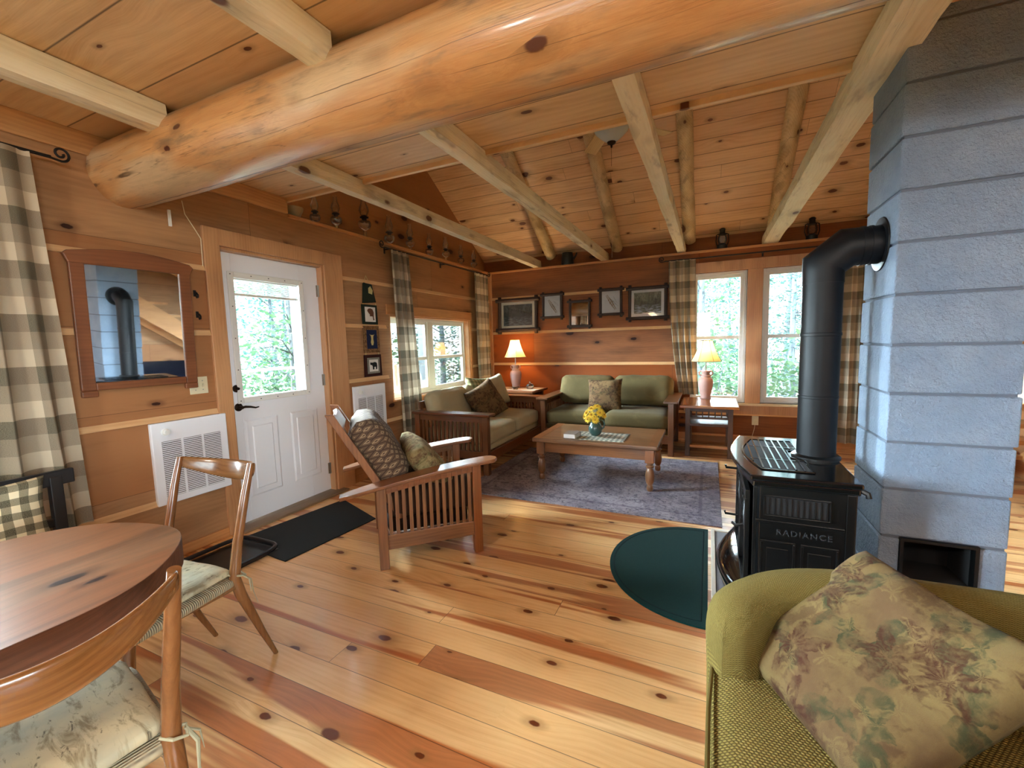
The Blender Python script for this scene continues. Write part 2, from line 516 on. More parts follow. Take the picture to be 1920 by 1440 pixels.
        if sub:
            s_ = o.modifiers.new('sub', 'SUBSURF'); s_.levels = sub; s_.render_levels = sub
        return o

def tag(o, label=None, cat=None, group=None, kind=None):
    if label: o['label'] = label
    if cat: o['category'] = cat
    if group: o['group'] = group
    if kind: o['kind'] = kind
    return o
def struct(o, label=None):
    o['kind'] = 'structure'
    if label: o['label'] = label
    return o
def thing(name, label, cat, loc=(0, 0, 0), rot=(0, 0, 0), group=None):
    o = bpy.data.objects.new(name, None); COL.objects.link(o)
    o.empty_display_size = 0.1
    o.location = loc; o.rotation_euler = rot
    return tag(o, label, cat, group)
def copytree(o, parent=None):
    c = o.copy(); COL.objects.link(c)
    if parent is not None: c.parent = parent
    for ch in list(o.children): copytree(ch, c)
    return c
def smooth_obj(o):
    for p in o.data.polygons: p.use_smooth = True
    return o

# ------------------------------------------------------------------ materials
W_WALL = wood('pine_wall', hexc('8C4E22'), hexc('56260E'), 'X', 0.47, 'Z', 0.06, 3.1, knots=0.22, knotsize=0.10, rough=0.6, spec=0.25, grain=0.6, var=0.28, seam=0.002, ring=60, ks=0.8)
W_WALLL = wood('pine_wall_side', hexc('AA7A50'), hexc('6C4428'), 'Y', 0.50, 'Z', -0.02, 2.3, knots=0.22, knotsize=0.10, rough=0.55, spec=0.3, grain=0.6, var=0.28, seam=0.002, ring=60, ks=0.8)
W_TRIM = wood('pine_trim', hexc('C89A6C'), hexc('986844'), 'Z', knots=0.10, rough=0.4, var=0.15)
W_TRIMY = wood('pine_trim_long', hexc('D09A62'), hexc('9C6234'), 'Y', knots=0.06, rough=0.4, var=0.15)
W_TRIMX = wood('pine_trim_cross', hexc('D09A62'), hexc('9C6234'), 'X', knots=0.06, rough=0.4, var=0.15)
W_LEDGEY = wood('pine_ledge_long', hexc('E2BC8A'), hexc('C09060'), 'Y', rough=0.5, var=0.1)
W_LEDGEX = wood('pine_ledge_cross', hexc('DDB07A'), hexc('B8844E'), 'X', rough=0.5, var=0.1)
W_FLOOR = wood('pine_floor', hexc('F0C68A'), hexc('CE9050'), 'X', 0.132, 'Y', 0.02, 4.6, knots=0.50, knotsize=0.080, streak=0.95,
               streak_col=hexc('BE6C34'), rough=0.30, var=0.20, seam=0.0022, bump=0.12, coat=0.25, ring=75)
W_LOFT = wood('pine_ceiling', hexc('E2C498'), hexc('BC9262'), 'X', 0.31, 'Y', -0.03, 0.0, knots=0.42, knotsize=0.07, rough=0.5, var=0.22, seam=0.006, ring=40, ks=0.8)
W_ROOF = wood('pine_roof', hexc('E6C49A'), hexc('BA8C62'), 'X', 0.141, 'Y', 0.07, 2.4, knots=0.50, knotsize=0.10, rough=0.5, var=0.22, seam=0.005, ring=60)
W_LOG = wood('log_varnished', hexc('D0A068'), hexc('A8703E'), 'X', knots=0.85, knotsize=0.13, rough=0.36, var=0.0, bump=0.8, grey=0.75, coat=0.30, local=True, ring=24, ks=1.1, cracks=0.9, pale=hexc('D8C09A'))
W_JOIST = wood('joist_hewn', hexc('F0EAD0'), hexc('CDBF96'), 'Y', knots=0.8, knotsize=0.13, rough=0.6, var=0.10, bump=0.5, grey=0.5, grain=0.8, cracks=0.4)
W_RAFT = wood('rafter_log', hexc('DCC79C'), hexc('AA8A5A'), 'Y', knots=0.6, knotsize=0.2, rough=0.6, var=0.12, bump=0.5, grey=0.6, cracks=0.5)
W_OAK = wood('oak', hexc('8A5730'), hexc('522C15'), 'X', rough=0.35, var=0.18, coat=0.25, bump=0.1)
W_OAKZ = wood('oak_upright', hexc('8A5730'), hexc('522C15'), 'Z', rough=0.35, var=0.18, coat=0.25, bump=0.1)
W_MISS = wood('mission_oak', hexc('74431F'), hexc('40200E'), 'X', rough=0.32, var=0.15, coat=0.25, bump=0.1)
W_MISSZ = wood('mission_oak_upright', hexc('74431F'), hexc('40200E'), 'Z', rough=0.32, var=0.15, coat=0.25, bump=0.1)
W_MISSY = wood('mission_oak_side', hexc('74431F'), hexc('40200E'), 'Y', rough=0.32, var=0.15, coat=0.25, bump=0.1)
W_DARKZ = wood('dark_walnut', hexc('4C2E1C'), hexc('24130A'), 'Z', rough=0.35, var=0.1)
W_TABLE = wood('slab_table', hexc('6E472B'), hexc('382011'), 'Y', 0.19, 'X', 0.02, 0.0, rough=0.28, var=0.18, coat=0.15, streak=0.8, streak_col=hexc('50301A'), knots=.5, knotsize=.12, seam=0.0008, ring=45)
W_SLABE = wood('slab_edge', hexc('6B4330'), hexc('2E1A14'), 'Y', rough=0.4, var=0.1, bump=0.4)
W_CHAIR = wood('teak_chair', hexc('855A32'), hexc('4E2F17'), 'X', rough=0.22, var=0.1, coat=0.5, bump=0.08)
W_CHAIRZ = wood('teak_chair_post', hexc('805632'), hexc('4E2F17'), 'Z', rough=0.25, var=0.1, coat=0.4, bump=0.08)
W_MIRR = wood('mirror_frame_wood', hexc('824823'), hexc('5C2C13'), 'Y', rough=0.4, var=0.05, bump=0.08)
W_END = wood('end_table_dark', hexc('5A3A26'), hexc('2A160C'), 'Z', rough=0.35, var=0.1)
W_ENDT = wood('end_table_top', hexc('B5763E'), hexc('7C4820'), 'X', rough=0.22, var=0.08, coat=0.6)
W_DARKRED = wood('threshold_wood', hexc('8A7458'), hexc('4C3A28'), 'Y', rough=0.6, var=0.1)
BLACKW = plain('black_painted_wood', hexc('17181C'), 0.4)
IRON = plain('black_iron', hexc('15110F'), 0.5, 0.3)
WHITE = plain('white_paint', hexc('EAEEF4'), 0.45, bumps=0.02, bscale=60)
VINYL = plain('white_vinyl', hexc('E4E6E2'), 0.35)
CREAM = plain('cream_vinyl', hexc('E0D6B4'), 0.4)
SLOT = plain('heater_dark_slots', hexc('3A3A38'), 0.6)
BRONZE = plain('oiled_bronze', hexc('2A1C14'), 0.35, 0.7)
STEEL = plain('steel', hexc('A0A09A'), 0.3, 1.0)
GLASS = glassy('window_glass', (0.97, 1.0, 0.99), 0.0, 0.04)
LAMPGLASS = glassy('clear_lamp_glass', (0.97, 0.97, 0.95), 0.02, 0.08)
PIPE = plain('matt_black_pipe', hexc('07090D'), 0.46, 0.0, 0.28, bumps=0.03, bscale=500)
ENAMEL = plain('black_enamel', hexc('07090B'), 0.10, 0.0, 0.6, coat=0.6)
CAST = plain('cast_iron_black', hexc('060708'), 0.34, 0.0, 0.4)
MIRROR = plain('silvered_mirror', (0.86, 0.88, 0.88), 0.02, 1.0)
BLOCK = None
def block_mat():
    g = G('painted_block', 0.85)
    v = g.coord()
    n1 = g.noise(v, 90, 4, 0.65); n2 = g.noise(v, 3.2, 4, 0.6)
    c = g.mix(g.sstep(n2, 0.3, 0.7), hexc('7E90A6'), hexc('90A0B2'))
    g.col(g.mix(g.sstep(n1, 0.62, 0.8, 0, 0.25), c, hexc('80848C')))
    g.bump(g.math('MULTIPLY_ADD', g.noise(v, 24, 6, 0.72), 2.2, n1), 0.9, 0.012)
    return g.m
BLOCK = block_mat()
MORTAR = plain('painted_mortar', hexc('5E6672'), 0.9, bumps=0.4, bscale=120)
SOFA = fabric('sage_upholstery', hexc('605334'), hexc('52472B'), 500, 0.85, 0.15, 0.5, hexc('706240'), 5, 0.45, 0.7, wrinkle=2.5)
SOFA2 = fabric('pale_linen_upholstery', hexc('B4AA8A'), hexc('A09676'), 500, 0.85, 0.15, 0.4, hexc('B5AF90'), 5, 0.45, 0.7, wrinkle=2.5)
CUSH_BR = floral('brown_tapestry', hexc('5E442A'), hexc('321A10'), hexc('302C1A'), hexc('6E5636'), 1.2)
CUSH_GR = floral('olive_tapestry', hexc('7C6C48'), hexc('5A3A28'), hexc('4E4C30'), hexc('9C8C62'), 1.8)
CUSH_FL = floral('floral_tapestry', hexc('543E26'), hexc('38190D'), hexc('2E321C'), hexc('6A5834'), 1.0, 700, 2.5)
def diamond_mat():
    g = G('diamond_weave', 0.9)
    u, v, _ = g.sep(g.coord('UV'))
    a = g.math('FRACT', g.math('DIVIDE', g.add(u, v), 0.046)); b = g.math('FRACT', g.math('DIVIDE', g.add(g.sub(u, v), 9.0), 0.046))
    da = g.math('ABSOLUTE', g.sub(a, 0.5)); db = g.math('ABSOLUTE', g.sub(b, 0.5))
    d = g.math('MAXIMUM', da, db)
    c = g.mix(g.math('LESS_THAN', d, 0.42), hexc('35231A'), hexc('5E4A38'))
    c = g.mix(g.math('LESS_THAN', d, 0.22), c, hexc('9A8668'))
    c = g.mix(g.math('LESS_THAN', d, 0.09), c, hexc('3A2620'))
    n_ = g.noise(g.coord(), 300, 2)
    g.col(g.mix(g.mul(n_, 0.5), c, hexc('54402F')))
    g.bump(g.math('MULTIPLY_ADD', g.noise(g.coord(), 10, 4), 2.0, n_), 0.4, 0.004)
    return g.m
DIAM = diamond_mat()
CURT = checks('buffalo_check_curtain', (hexc('C4B69E'), hexc('877967'), hexc('4A473A')), 0.10, 0.085, 2, 3, trans=0.07, wv=0.62)
GING = checks('gingham_cushion', (hexc('E2D8B8'), hexc('7C7A66'), hexc('20281F')), 0.032, 0.032, 2, 2, trans=0.0)
RUNNER = checks('plaid_runner', (hexc('C8C0A8'), hexc('7E8078'), hexc('4E5450')), 0.022, 0.02, 2, 3, trans=0.0)
def rug_mat():
    g = G('distressed_rug', 0.95)
    v = g.coord(); x, y, z = g.sep(v)
    n1 = g.noise(v, 2.6, 6, 0.7, 0.6); n2 = g.noise(v, 22, 6, 0.78, 1.6); n3 = g.noise(g.xyz(g.mul(x, 14), g.mul(y, 60), 0.0), 1.0, 3)
    vo = g.vor(v, 5.5, 'DISTANCE_TO_EDGE')
    pat = g.sstep(vo.outputs['Distance'], 0.02, 0.10, 1.0, 0.0)
    c = g.mix(g.sstep(n1, 0.38, 0.66), hexc('9A949C'), hexc('726C78'))
    c = g.mix(g.mul(g.sstep(n2, 0.48, 0.62), 0.75), c, hexc('46404E'))
    c = g.mix(g.mul(g.mul(pat, g.sstep(n2, 0.42, 0.6)), 0.6), c, hexc('4E485A'))
    c = g.mix(g.mul(g.sstep(n3, 0.5, 0.7), 0.5), c, hexc('A8A0A0'))
    # border band
    dx = g.sub(1.07, g.math('ABSOLUTE', x)); dy = g.sub(0.85, g.math('ABSOLUTE', y)); dd = g.math('MINIMUM', dx, dy)
    band = g.mul(g.sstep(dd, 0.13, 0.14), g.sstep(dd, 0.155, 0.165, 1.0, 0.0))
    c = g.mix(g.mul(band, 0.45), c, hexc('544C60'))
    g.col(c); g.b.inputs['Specular IOR Level'].default_value = 0.1
    g.bump(n2, 0.3, 0.004)
    return g.m
RUG = rug_mat()
GREENRUG = fabric('green_hearth_rug', hexc('063432'), hexc('042626'), 350, 0.95, 0.3)
GREENRUG2 = fabric('green_hearth_rug_border', hexc('04262A'), hexc('031C1E'), 350, 0.95, 0.3)
BLACKMAT = fabric('black_rubber_mat', hexc('121618'), hexc('0C0E10'), 300, 0.8, 0.3)
TRAY = plain('black_plastic', hexc('141416'), 0.35)
CORD_SEAT = None
def weave_mat():
    g = G('woven_cord', 0.7)
    x, y, z = g.sep(g.coord())
    s1 = g.math('SINE', g.mul(y, 900.0)); s2 = g.math('SINE', g.mul(x, 260.0))
    h = g.mul(s1, g.math('MULTIPLY_ADD', s2, 0.3, 0.7))
    g.col(g.mix(g.sstep(h, -1.0, 1.0), hexc('6E6350'), hexc('B4A88A')))
    g.bump(h, 0.6, 0.003); return g.m
CORD_SEAT = weave_mat()
def bark_cushion():
    g = G('birch_print_seat_pad', 0.85)
    v = g.coord(); x, y, z = g.sep(v)
    n1 = g.noise(g.xyz(g.mul(x, 28), g.mul(y, 8), 0.0), 1.0, 5, 0.7, 0.6)
    n2 = g.noise(v, 5, 4, 0.6); n3 = g.noise(g.xyz(g.mul(x, 60), g.mul(y, 20), 3.0), 1.0, 4, 0.7, 1.0)
    c = g.mix(g.sstep(n2, 0.35, 0.7), hexc('C8BC98'), hexc('A4A08A'))
    c = g.mix(g.sstep(n1, 0.50, 0.66, 0, 0.8), c, hexc('76694C'))
    c = g.mix(g.sstep(n3, 0.60, 0.70, 0, 0.85), c, hexc('4A4234'))
    g.col(c); g.bump(g.noise(v, 12, 4, 0.6), 0.4, 0.006); return g.m
BARK = bark_cushion()
def tweed():
    g = G('chartreuse_tweed', 0.95)
    v = g.coord('UV'); u_, w_, _ = g.sep(v)
    # basket weave: little raised lozenges offset row by row
    ty = g.math('DIVIDE', w_, 0.0062); row = g.math('FLOOR', ty)
    tx = g.math('DIVIDE', u_, 0.0085); tx = g.math('MULTIPLY_ADD', g.math('MODULO', row, 2.0), 0.5, tx)
    fx = g.sub(g.math('FRACT', tx), 0.5); fy = g.sub(g.math('FRACT', ty), 0.5)
    d = g.math('SQRT', g.add(g.mul(fx, fx), g.mul(fy, fy)))
    h = g.sstep(d, 0.15, 0.52, 1.0, 0.0)
    wn = g.white(g.xyz(g.math('FLOOR', tx), row, 0.0), '3D').outputs['Value']
    n2 = g.noise(g.coord(), 4, 3)
    top = g.mix(g.math('MULTIPLY_ADD', n2, 0.6, g.mul(wn, 0.4)), hexc('766830'), hexc('94824A'))
    g.col(g.mix(h, hexc('564822'), top))
    g.b.inputs['Specular IOR Level'].default_value = 0.15
    g.bump(h, 0.8, 0.0025); return g.m
TWEED = tweed()
SHADE = None
def shade_mat(nm, c, es):
    g = G(nm, 0.8); g.col(hexc('E6D8AC'))
    t = g.n('ShaderNodeBsdfTranslucent'); g.put(t.inputs[0], c)
    mx = g.n('ShaderNodeMixShader'); mx.inputs[0].default_value = 0.38
    g.l(g.b.outputs[0], mx.inputs[1]); g.l(t.outputs[0], mx.inputs[2]); g.l(mx.outputs[0], g.out.inputs[0])
    return g.m
SHADE = shade_mat('lamp_shade_cloth', hexc('F2DC9E'), 0)
PIPING = plain('dark_shade_piping', hexc('4A4030'), 0.8)
TERRA = plain('pink_clay_lamp', hexc('B08A80'), 0.55, vary=0.08)
VASE = plain('blue_green_glaze', hexc('34504C'), 0.12, coat=0.6, vary=0.15)
YEL = plain('yellow_petals', hexc('E8C63A'), 0.7, vary=0.15)
YELC = plain('flower_heart', hexc('B07E1E'), 0.8)
GREENL = plain('stem_green', hexc('3E5A2C'), 0.7)
PAPER = plain('white_paper', hexc('DDDBD6'), 0.6)
MAT_ = plain('cream_mount', hexc('D8CDB4'), 0.7)
TWIG = plain('dark_twig', hexc('2C1A12'), 0.7, bumps=0.6, bscale=60, vary=0.3)
BOWL = plain('frosted_glass_bowl', hexc('B9C8CC'), 0.3, coat=0.4)
CONCRETE = plain('concrete_hearth', hexc('8E9096'), 0.75, bumps=0.3, bscale=60, vary=0.15)

# ------------------------------------------------------------------ room shell
def cut_box(mb, a, b, holes, ax_u, ax_v, mi=None):
    """box a..b with rectangular holes (u0,u1,v0,v1) in the plane of axes ax_u, ax_v"""
    us = sorted({a[ax_u], b[ax_u], *[h[0] for h in holes], *[h[1] for h in holes]})
    vs = sorted({a[ax_v], b[ax_v], *[h[2] for h in holes], *[h[3] for h in holes]})
    us = [u for u in us if a[ax_u] <= u <= b[ax_u]]; vs = [v for v in vs if a[ax_v] <= v <= b[ax_v]]
    for i in range(len(us) - 1):
        # merge vertically where no hole
        run = None
        for j in range(len(vs)):
            inside = j == len(vs) - 1 or any(h[0] < (us[i] + us[i + 1]) / 2 < h[1] and h[2] < (vs[j] + vs[j + 1]) / 2 < h[3] for h in holes)
            if inside:
                if run is not None:
                    lo, hi = list(a), list(b)
                    lo[ax_u], hi[ax_u] = us[i], us[i + 1]; lo[ax_v], hi[ax_v] = run, vs[j]
                    mb.box(tuple(lo), tuple(hi))
                run = None
            elif run is None: run = vs[j]
    return mb

# floor
fl = MB().box((-0.16, -3.75, -0.12), (6.1, 6.19, 0.0)).build('floor', W_FLOOR); struct(fl, 'wide knotty pine floorboards in yellow and orange tones')

# left wall with door, window and dining window
DOOR = (1.945, 2.84, 0.0, 2.055)
LWIN = (3.68, 5.374, 0.72, 1.66)
NWIN = (-0.68, 0.80, 0.70, 2.10)
mb = MB()
cut_box(mb, (-0.15, -3.75, 0.0), (0.0, 6.18, 2.40), [DOOR, LWIN, NWIN], 1, 2)
mb.box((-0.15, -3.75, 2.40), (0.0, 2.515, 2.53))
# pale bevelled ledges between the wall boards
mb.mi = 1
def ledge(y0, y1, z): mb.hexa([(-0.005, y0, z - 0.020), (0.016, y0, z - 0.016), (0.016, y1, z - 0.016), (-0.005, y1, z - 0.020)],
                              [(-0.005, y0, z + 0.022), (0.004, y0, z + 0.018), (0.004, y1, z + 0.018), (-0.005, y1, z + 0.022)])
for z in (0.385, 0.91, 1.45, 1.885): ledge(0.85, 1.84, z)
for z in (0.385, 0.91, 1.45, 1.885): ledge(-3.6, -0.75, z)
for z in (0.385,): ledge(-0.75, 0.85, z)
for z in (0.53, 1.0, 1.53, 1.97): ledge(3.05, 3.62, z)
ledge(3.62, 6.03, 0.53); ledge(3.62, 6.03, 1.97)
for z in (1.0, 1.53): ledge(5.40, 6.03, z)
wl = mb.build('wall_left', [W_WALLL, W_LEDGEY]); struct(wl)
# upper gable wall, set back behind the ledge
g_ = MB().box((-0.30, -3.75, 2.40), (-0.15, 6.35, 5.8)).build('wall_left_upper', W_WALLL); struct(g_)

# back wall
BW1 = (2.90, 3.535, 0.50, 2.135)
BW2 = (3.70, 4.40, 0.50, 2.135)
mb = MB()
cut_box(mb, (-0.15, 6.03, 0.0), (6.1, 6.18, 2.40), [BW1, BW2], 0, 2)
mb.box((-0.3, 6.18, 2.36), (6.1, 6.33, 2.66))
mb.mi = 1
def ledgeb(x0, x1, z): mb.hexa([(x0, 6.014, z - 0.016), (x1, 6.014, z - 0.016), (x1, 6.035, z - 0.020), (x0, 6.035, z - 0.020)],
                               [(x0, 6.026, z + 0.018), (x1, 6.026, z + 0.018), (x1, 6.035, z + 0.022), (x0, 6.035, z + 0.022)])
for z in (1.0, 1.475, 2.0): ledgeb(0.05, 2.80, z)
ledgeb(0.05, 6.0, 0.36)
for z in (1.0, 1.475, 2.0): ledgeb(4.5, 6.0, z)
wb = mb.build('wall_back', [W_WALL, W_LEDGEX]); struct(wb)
# corner post trim
struct(MB().box((0.0, 6.0, 0.0), (0.05, 6.03, 2.385)).build('trim_1', W_TRIM, bevel=0.004), 'narrow pine strip up the room corner')
# ledge caps
struct(MB().box((-0.15, 2.52, 2.385), (0.022, 6.05, 2.412)).build('trim_2', W_TRIMY, bevel=0.003))
struct(MB().box((0.022, 6.008, 2.385), (6.1, 6.18, 2.412)).build('trim_3', W_TRIMX, bevel=0.003))
# plate under the loft along the left wall
struct(MB().box((0.0, -3.6, 2.41), (0.02, 2.515, 2.53)).build('trim_4', W_TRIMY, bevel=0.003))
# right and rear walls (behind the camera)
mb = MB()
cut_box(mb, (5.75, -3.75, 0.0), (5.9, 6.18, 2.53), [(-2.4, -0.3, 0.8, 2.1)], 1, 2)
mb.box((5.75, -3.75, 2.53), (5.9, 6.35, 5.8))
struct(mb.build('wall_right', W_WALLL))
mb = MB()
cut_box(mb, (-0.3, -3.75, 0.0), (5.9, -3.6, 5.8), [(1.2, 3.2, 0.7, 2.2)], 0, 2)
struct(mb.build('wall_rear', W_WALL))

# loft floor seen from below = ceiling, with opening for the chimney
mb = MB()
cut_box(mb, (-0.15, -3.6, 2.53), (5.75, 2.50, 2.565), [(3.795, 4.21, 2.24, 2.50)], 0, 1)
struct(mb.build('ceiling', W_LOFT), 'wide pine planks of the loft floor overhead')
mb = MB()
mb.box((-0.15, 2.50, 2.50), (3.795, 2.53, 2.63)); mb.box((4.21, 2.50, 2.50), (5.75, 2.53, 2.63))
struct(mb.build('trim_5', W_LOFT, bevel=0.003))
# sloping board roof
def roof_z(y): return 2.60 + 0.62 * (6.18 - y)
mb = MB()
yr = 1.2
mb.hexa([(-0.3, yr, roof_z(yr)), (5.9, yr, roof_z(yr)), (5.9, 6.4, roof_z(6.4)), (-0.3, 6.4, roof_z(6.4))],
        [(-0.3, yr, roof_z(yr) + .05), (5.9, yr, roof_z(yr) + .05), (5.9, 6.4, roof_z(6.4) + .05), (-0.3, 6.4, roof_z(6.4) + .05)])
mb.hexa([(-0.3, -3.9, 2.6), (5.9, -3.9, 2.6), (5.9, yr, roof_z(yr)), (-0.3, yr, roof_z(yr))],
        [(-0.3, -3.9, 2.65), (5.9, -3.9, 2.65), (5.9, yr, roof_z(yr) + .05), (-0.3, yr, roof_z(yr) + .05)])
struct(mb.build('ceiling_sloped', W_ROOF), 'sloping ceiling of narrow knotty pine boards')

# baseboards
struct(MB().box((0.0, 0.85, 0.0), (0.018, 1.84, 0.07)).build('baseboard_left', W_TRIMY, bevel=0.003))
struct(MB().box((0.05, 6.012, 0.0), (5.75, 6.03, 0.09)).build('baseboard_back', W_TRIMX, bevel=0.003))

# door casing
mb = MB()
mb.box((0.0, 1.84, 0.0), (0.022, 1.945, 2.17)); mb.box((0.0, 2.84, 0.0), (0.022, 3.045, 2.17))
mb.box((0.0, 1.945, 2.055), (0.022, 2.84, 2.17))
mb.box((-0.15, 1.945, 0.0), (0.0, 1.962, 2.055)); mb.box((-0.15, 2.822, 0.0), (0.0, 2.84, 2.055)); mb.box((-0.15, 1.962, 2.035), (0.0, 2.822, 2.055))
cas = mb.build('trim_6', W_TRIM, bevel=0.004); struct(cas, 'pine casing around the white door')
struct(MB().box((-0.15, 1.90, 0.0), (0.09, 2.90, 0.018)).build('trim_7', W_DARKRED, bevel=0.004), 'worn wooden door threshold')

# ------------------------------------------------------------------ door
door = MB()
GY0, GY1, GZ0, GZ1 = 2.055, 2.625, 0.965, 1.865
cut_box(door, (-0.10, 1.965, 0.022), (-0.055, 2.820, 2.033), [(GY0, GY1, GZ0, GZ1)], 1, 2)
dm = door.build('door_1', WHITE, bevel=0.003); struct(dm, 'white door with a half light and two lower panels')
# glazing frame
mb = MB()
def frame_yz(mb, x0, x1, y0, y1, z0, z1, t):
    mb.box((x0, y0 - t, z0 - t), (x1, y0, z1 + t)); mb.box((x0, y1, z0 - t), (x1, y1 + t, z1 + t))
    mb.box((x0, y0, z0 - t), (x1, y1, z0)); mb.box((x0, y0, z1), (x1, y1, z1 + t))
frame_yz(mb, -0.055, -0.040, GY0 + 0.01, GY1 - 0.01, GZ0 + 0.01, GZ1 - 0.01, 0.045)
fr = mb.build('window_frame', VINYL, parent=dm, bevel=0.006)
for k in range(5):
    z = GZ0 - 0.015 + (GZ1 - GZ0 + 0.03) * k / 4
    for y in (GY0 - 0.016, GY1 + 0.016): MB().cbox((-0.039, y, z), (0.003, 0.007, 0.007)).build('screw', SLOT, parent=fr)
for k in range(1, 4):
    y = GY0 + (GY1 - GY0) * k / 4
    for z in (GZ0 - 0.016, GZ1 + 0.016): MB().cbox((-0.039, y, z), (0.003, 0.007, 0.007)).build('screw', SLOT, parent=fr)
MB().box((-0.080, GY0, GZ0), (-0.076, GY1, GZ1)).build('pane', GLASS, parent=dm)
# raised lower panels
for y0, y1 in ((2.06, 2.335), (2.45, 2.725)):
    mb = MB()
    z0, z1 = 0.20, 0.80
    for (a, b, c, d, h) in ((y0, y1, z0, z1, 0.006), (y0 + 0.045, y1 - 0.045, z0 + 0.045, z1 - 0.045, 0.011)):
        mb.hexa([(-0.055, a, c), (-0.055, b, c), (-0.055, b, d), (-0.055, a, d)],
                [(-0.055 + h, a + .015, c + .015), (-0.055 + h, b - .015, c + .015), (-0.055 + h, b - .015, d - .015), (-0.055 + h, a + .015, d - .015)])
    mb.build('panel', WHITE, parent=dm, bevel=0.002)
# mini blind bunched at top
mb = MB()
for k in range(9): mb.box((-0.072, GY0 + 0.01, GZ1 - 0.02 - k * 0.0115), (-0.058, GY1 - 0.01, GZ1 - 0.017 - k * 0.0115))
mb.box((-0.074, GY0 + 0.01, GZ1 - 0.135), (-0.056, GY1 - 0.01, GZ1 - 0.118)); mb.box((-0.074, GY0 + 0.01, GZ1 - 0.018), (-0.056, GY1 - 0.01, GZ1))
mb.tube([(-0.056, GY1 - 0.03, GZ1 - 0.02), (-0.056, GY1 - 0.03, GZ0 + 0.12)], 0.003, 5)
mb.build('blind', VINYL, parent=dm)
# lever and deadbolt
mb = MB()
mb.lathe([(0.030, 0), (0.030, 0.006), (0.014, 0.012), (0.012, 0.05)], m=xf((-0.055, 2.025, 0.905), (0, R(90), 0)), seg=16)
mb.tube([(-0.008, 2.025, 0.905), (-0.004, 2.045, 0.908), (-0.004, 2.085, 0.902), (-0.006, 2.125, 0.890), (-0.004, 2.15, 0.893)], [0.008, 0.009, 0.008, 0.006, 0.004], 8)
mb.build('door_handle', BRONZE, parent=dm, smooth=True)
MB().lathe([(0.028, 0), (0.028, 0.01), (0.012, 0.014), (0.010, 0.03), (0.0, 0.03)], m=xf((-0.055, 2.02, 1.045), (0, R(90), 0)), seg=16).build('deadbolt', BRONZE, parent=dm, smooth=True)
for z in (1.83, 1.04, 0.22):
    mb = MB(); mb.box((-0.058, 2.800, z - 0.05), (-0.05, 2.826, z + 0.05)); mb.tube([(-0.048, 2.822, z - 0.052), (-0.048, 2.822, z + 0.052)], 0.006, 8)
    mb.build('hinge', STEEL, parent=dm)

# ------------------------------------------------------------------ windows
def sash_yz(mb, x, y0, y1, z0, z1, t=0.04, d=0.035):
    mb.box((x - d, y0, z0), (x, y0 + t, z1)); mb.box((x - d, y1 - t, z0), (x, y1, z1))
    mb.box((x - d, y0 + t, z0), (x, y1 - t, z0 + t)); mb.box((x - d, y0 + t, z1 - t), (x, y1 - t, z1))
def sash_xz(mb, y, x0, x1, z0, z1, t=0.04, d=0.035):
    mb.box((x0, y, z0), (x0 + t, y + d, z1)); mb.box((x1 - t, y, z0), (x1, y + d, z1))
    mb.box((x0 + t, y, z0), (x1 - t, y + d, z0 + t)); mb.box((x0 + t, y, z1 - t), (x1 - t, y + d, z1))
# left window: twin double hung in a pine lined recess
mb = MB()
y0, y1, z0, z1 = LWIN
mb.box((-0.15, y0, z1 - 0.015), (0.0, y1, z1)); mb.box((-0.15, y1 - 0.02, z0), (0.0, y1, z1 - 0.015)); mb.box((-0.15, y0, z0), (0.0, y0 + 0.02, z1 - 0.015))
mb.box((-0.15, y0 + .02, z0), (0.03, y1 - .02, z0 + 0.02)); mb.box((0.0, y0 - 0.05, z1), (0.018, y1 + 0.05, z1 + 0.11)); mb.box((0.0, y1, z0 - 0.05), (0.012, y1 + 0.05, z1))
struct(mb.build('trim_8', W_TRIMY, bevel=0.003), 'pine lining and head board of the left window')
def twin(name, y0, y1, z0, z1, x, mull, meet):
    root = struct(thing(name, None, None))
    mb = MB(); sash_yz(mb, x, y0, y1, z0, z1, 0.03, 0.06)
    for m_ in mull: mb.box((x - 0.06, m_ - 0.045, z0 + .03), (x, m_ + 0.045, z1 - .03))
    mb.build('window_frame', VINYL, parent=root, bevel=0.004)
    edges = [y0 + .03] + [q for m_ in mull for q in (m_ - .045, m_ + .045)] + [y1 - .03]
    for a, b in zip(edges[::2], edges[1::2]):
        mb = MB(); sash_yz(mb, x - 0.012, a, b, meet - 0.02, z1 - 0.03, 0.038, 0.03); mb.build('upper_sash', VINYL, parent=root, bevel=0.003)
        mb = MB(); sash_yz(mb, x - 0.002, a, b, z0 + 0.03, meet + 0.02, 0.038, 0.03); mb.build('lower_sash', VINYL, parent=root, bevel=0.003)
        MB().box((x - 0.030, a + .03, meet), (x - 0.026, b - .03, z1 - .06)).build('upper_pane', GLASS, parent=root)
        MB().box((x - 0.020, a + .03, z0 + .06), (x - 0.016, b - .03, meet)).build('lower_pane', GLASS, parent=root)
    return root
twin('window_1', 3.70, 5.354, 0.74, 1.645, -0.075, [4.515], 1.165)
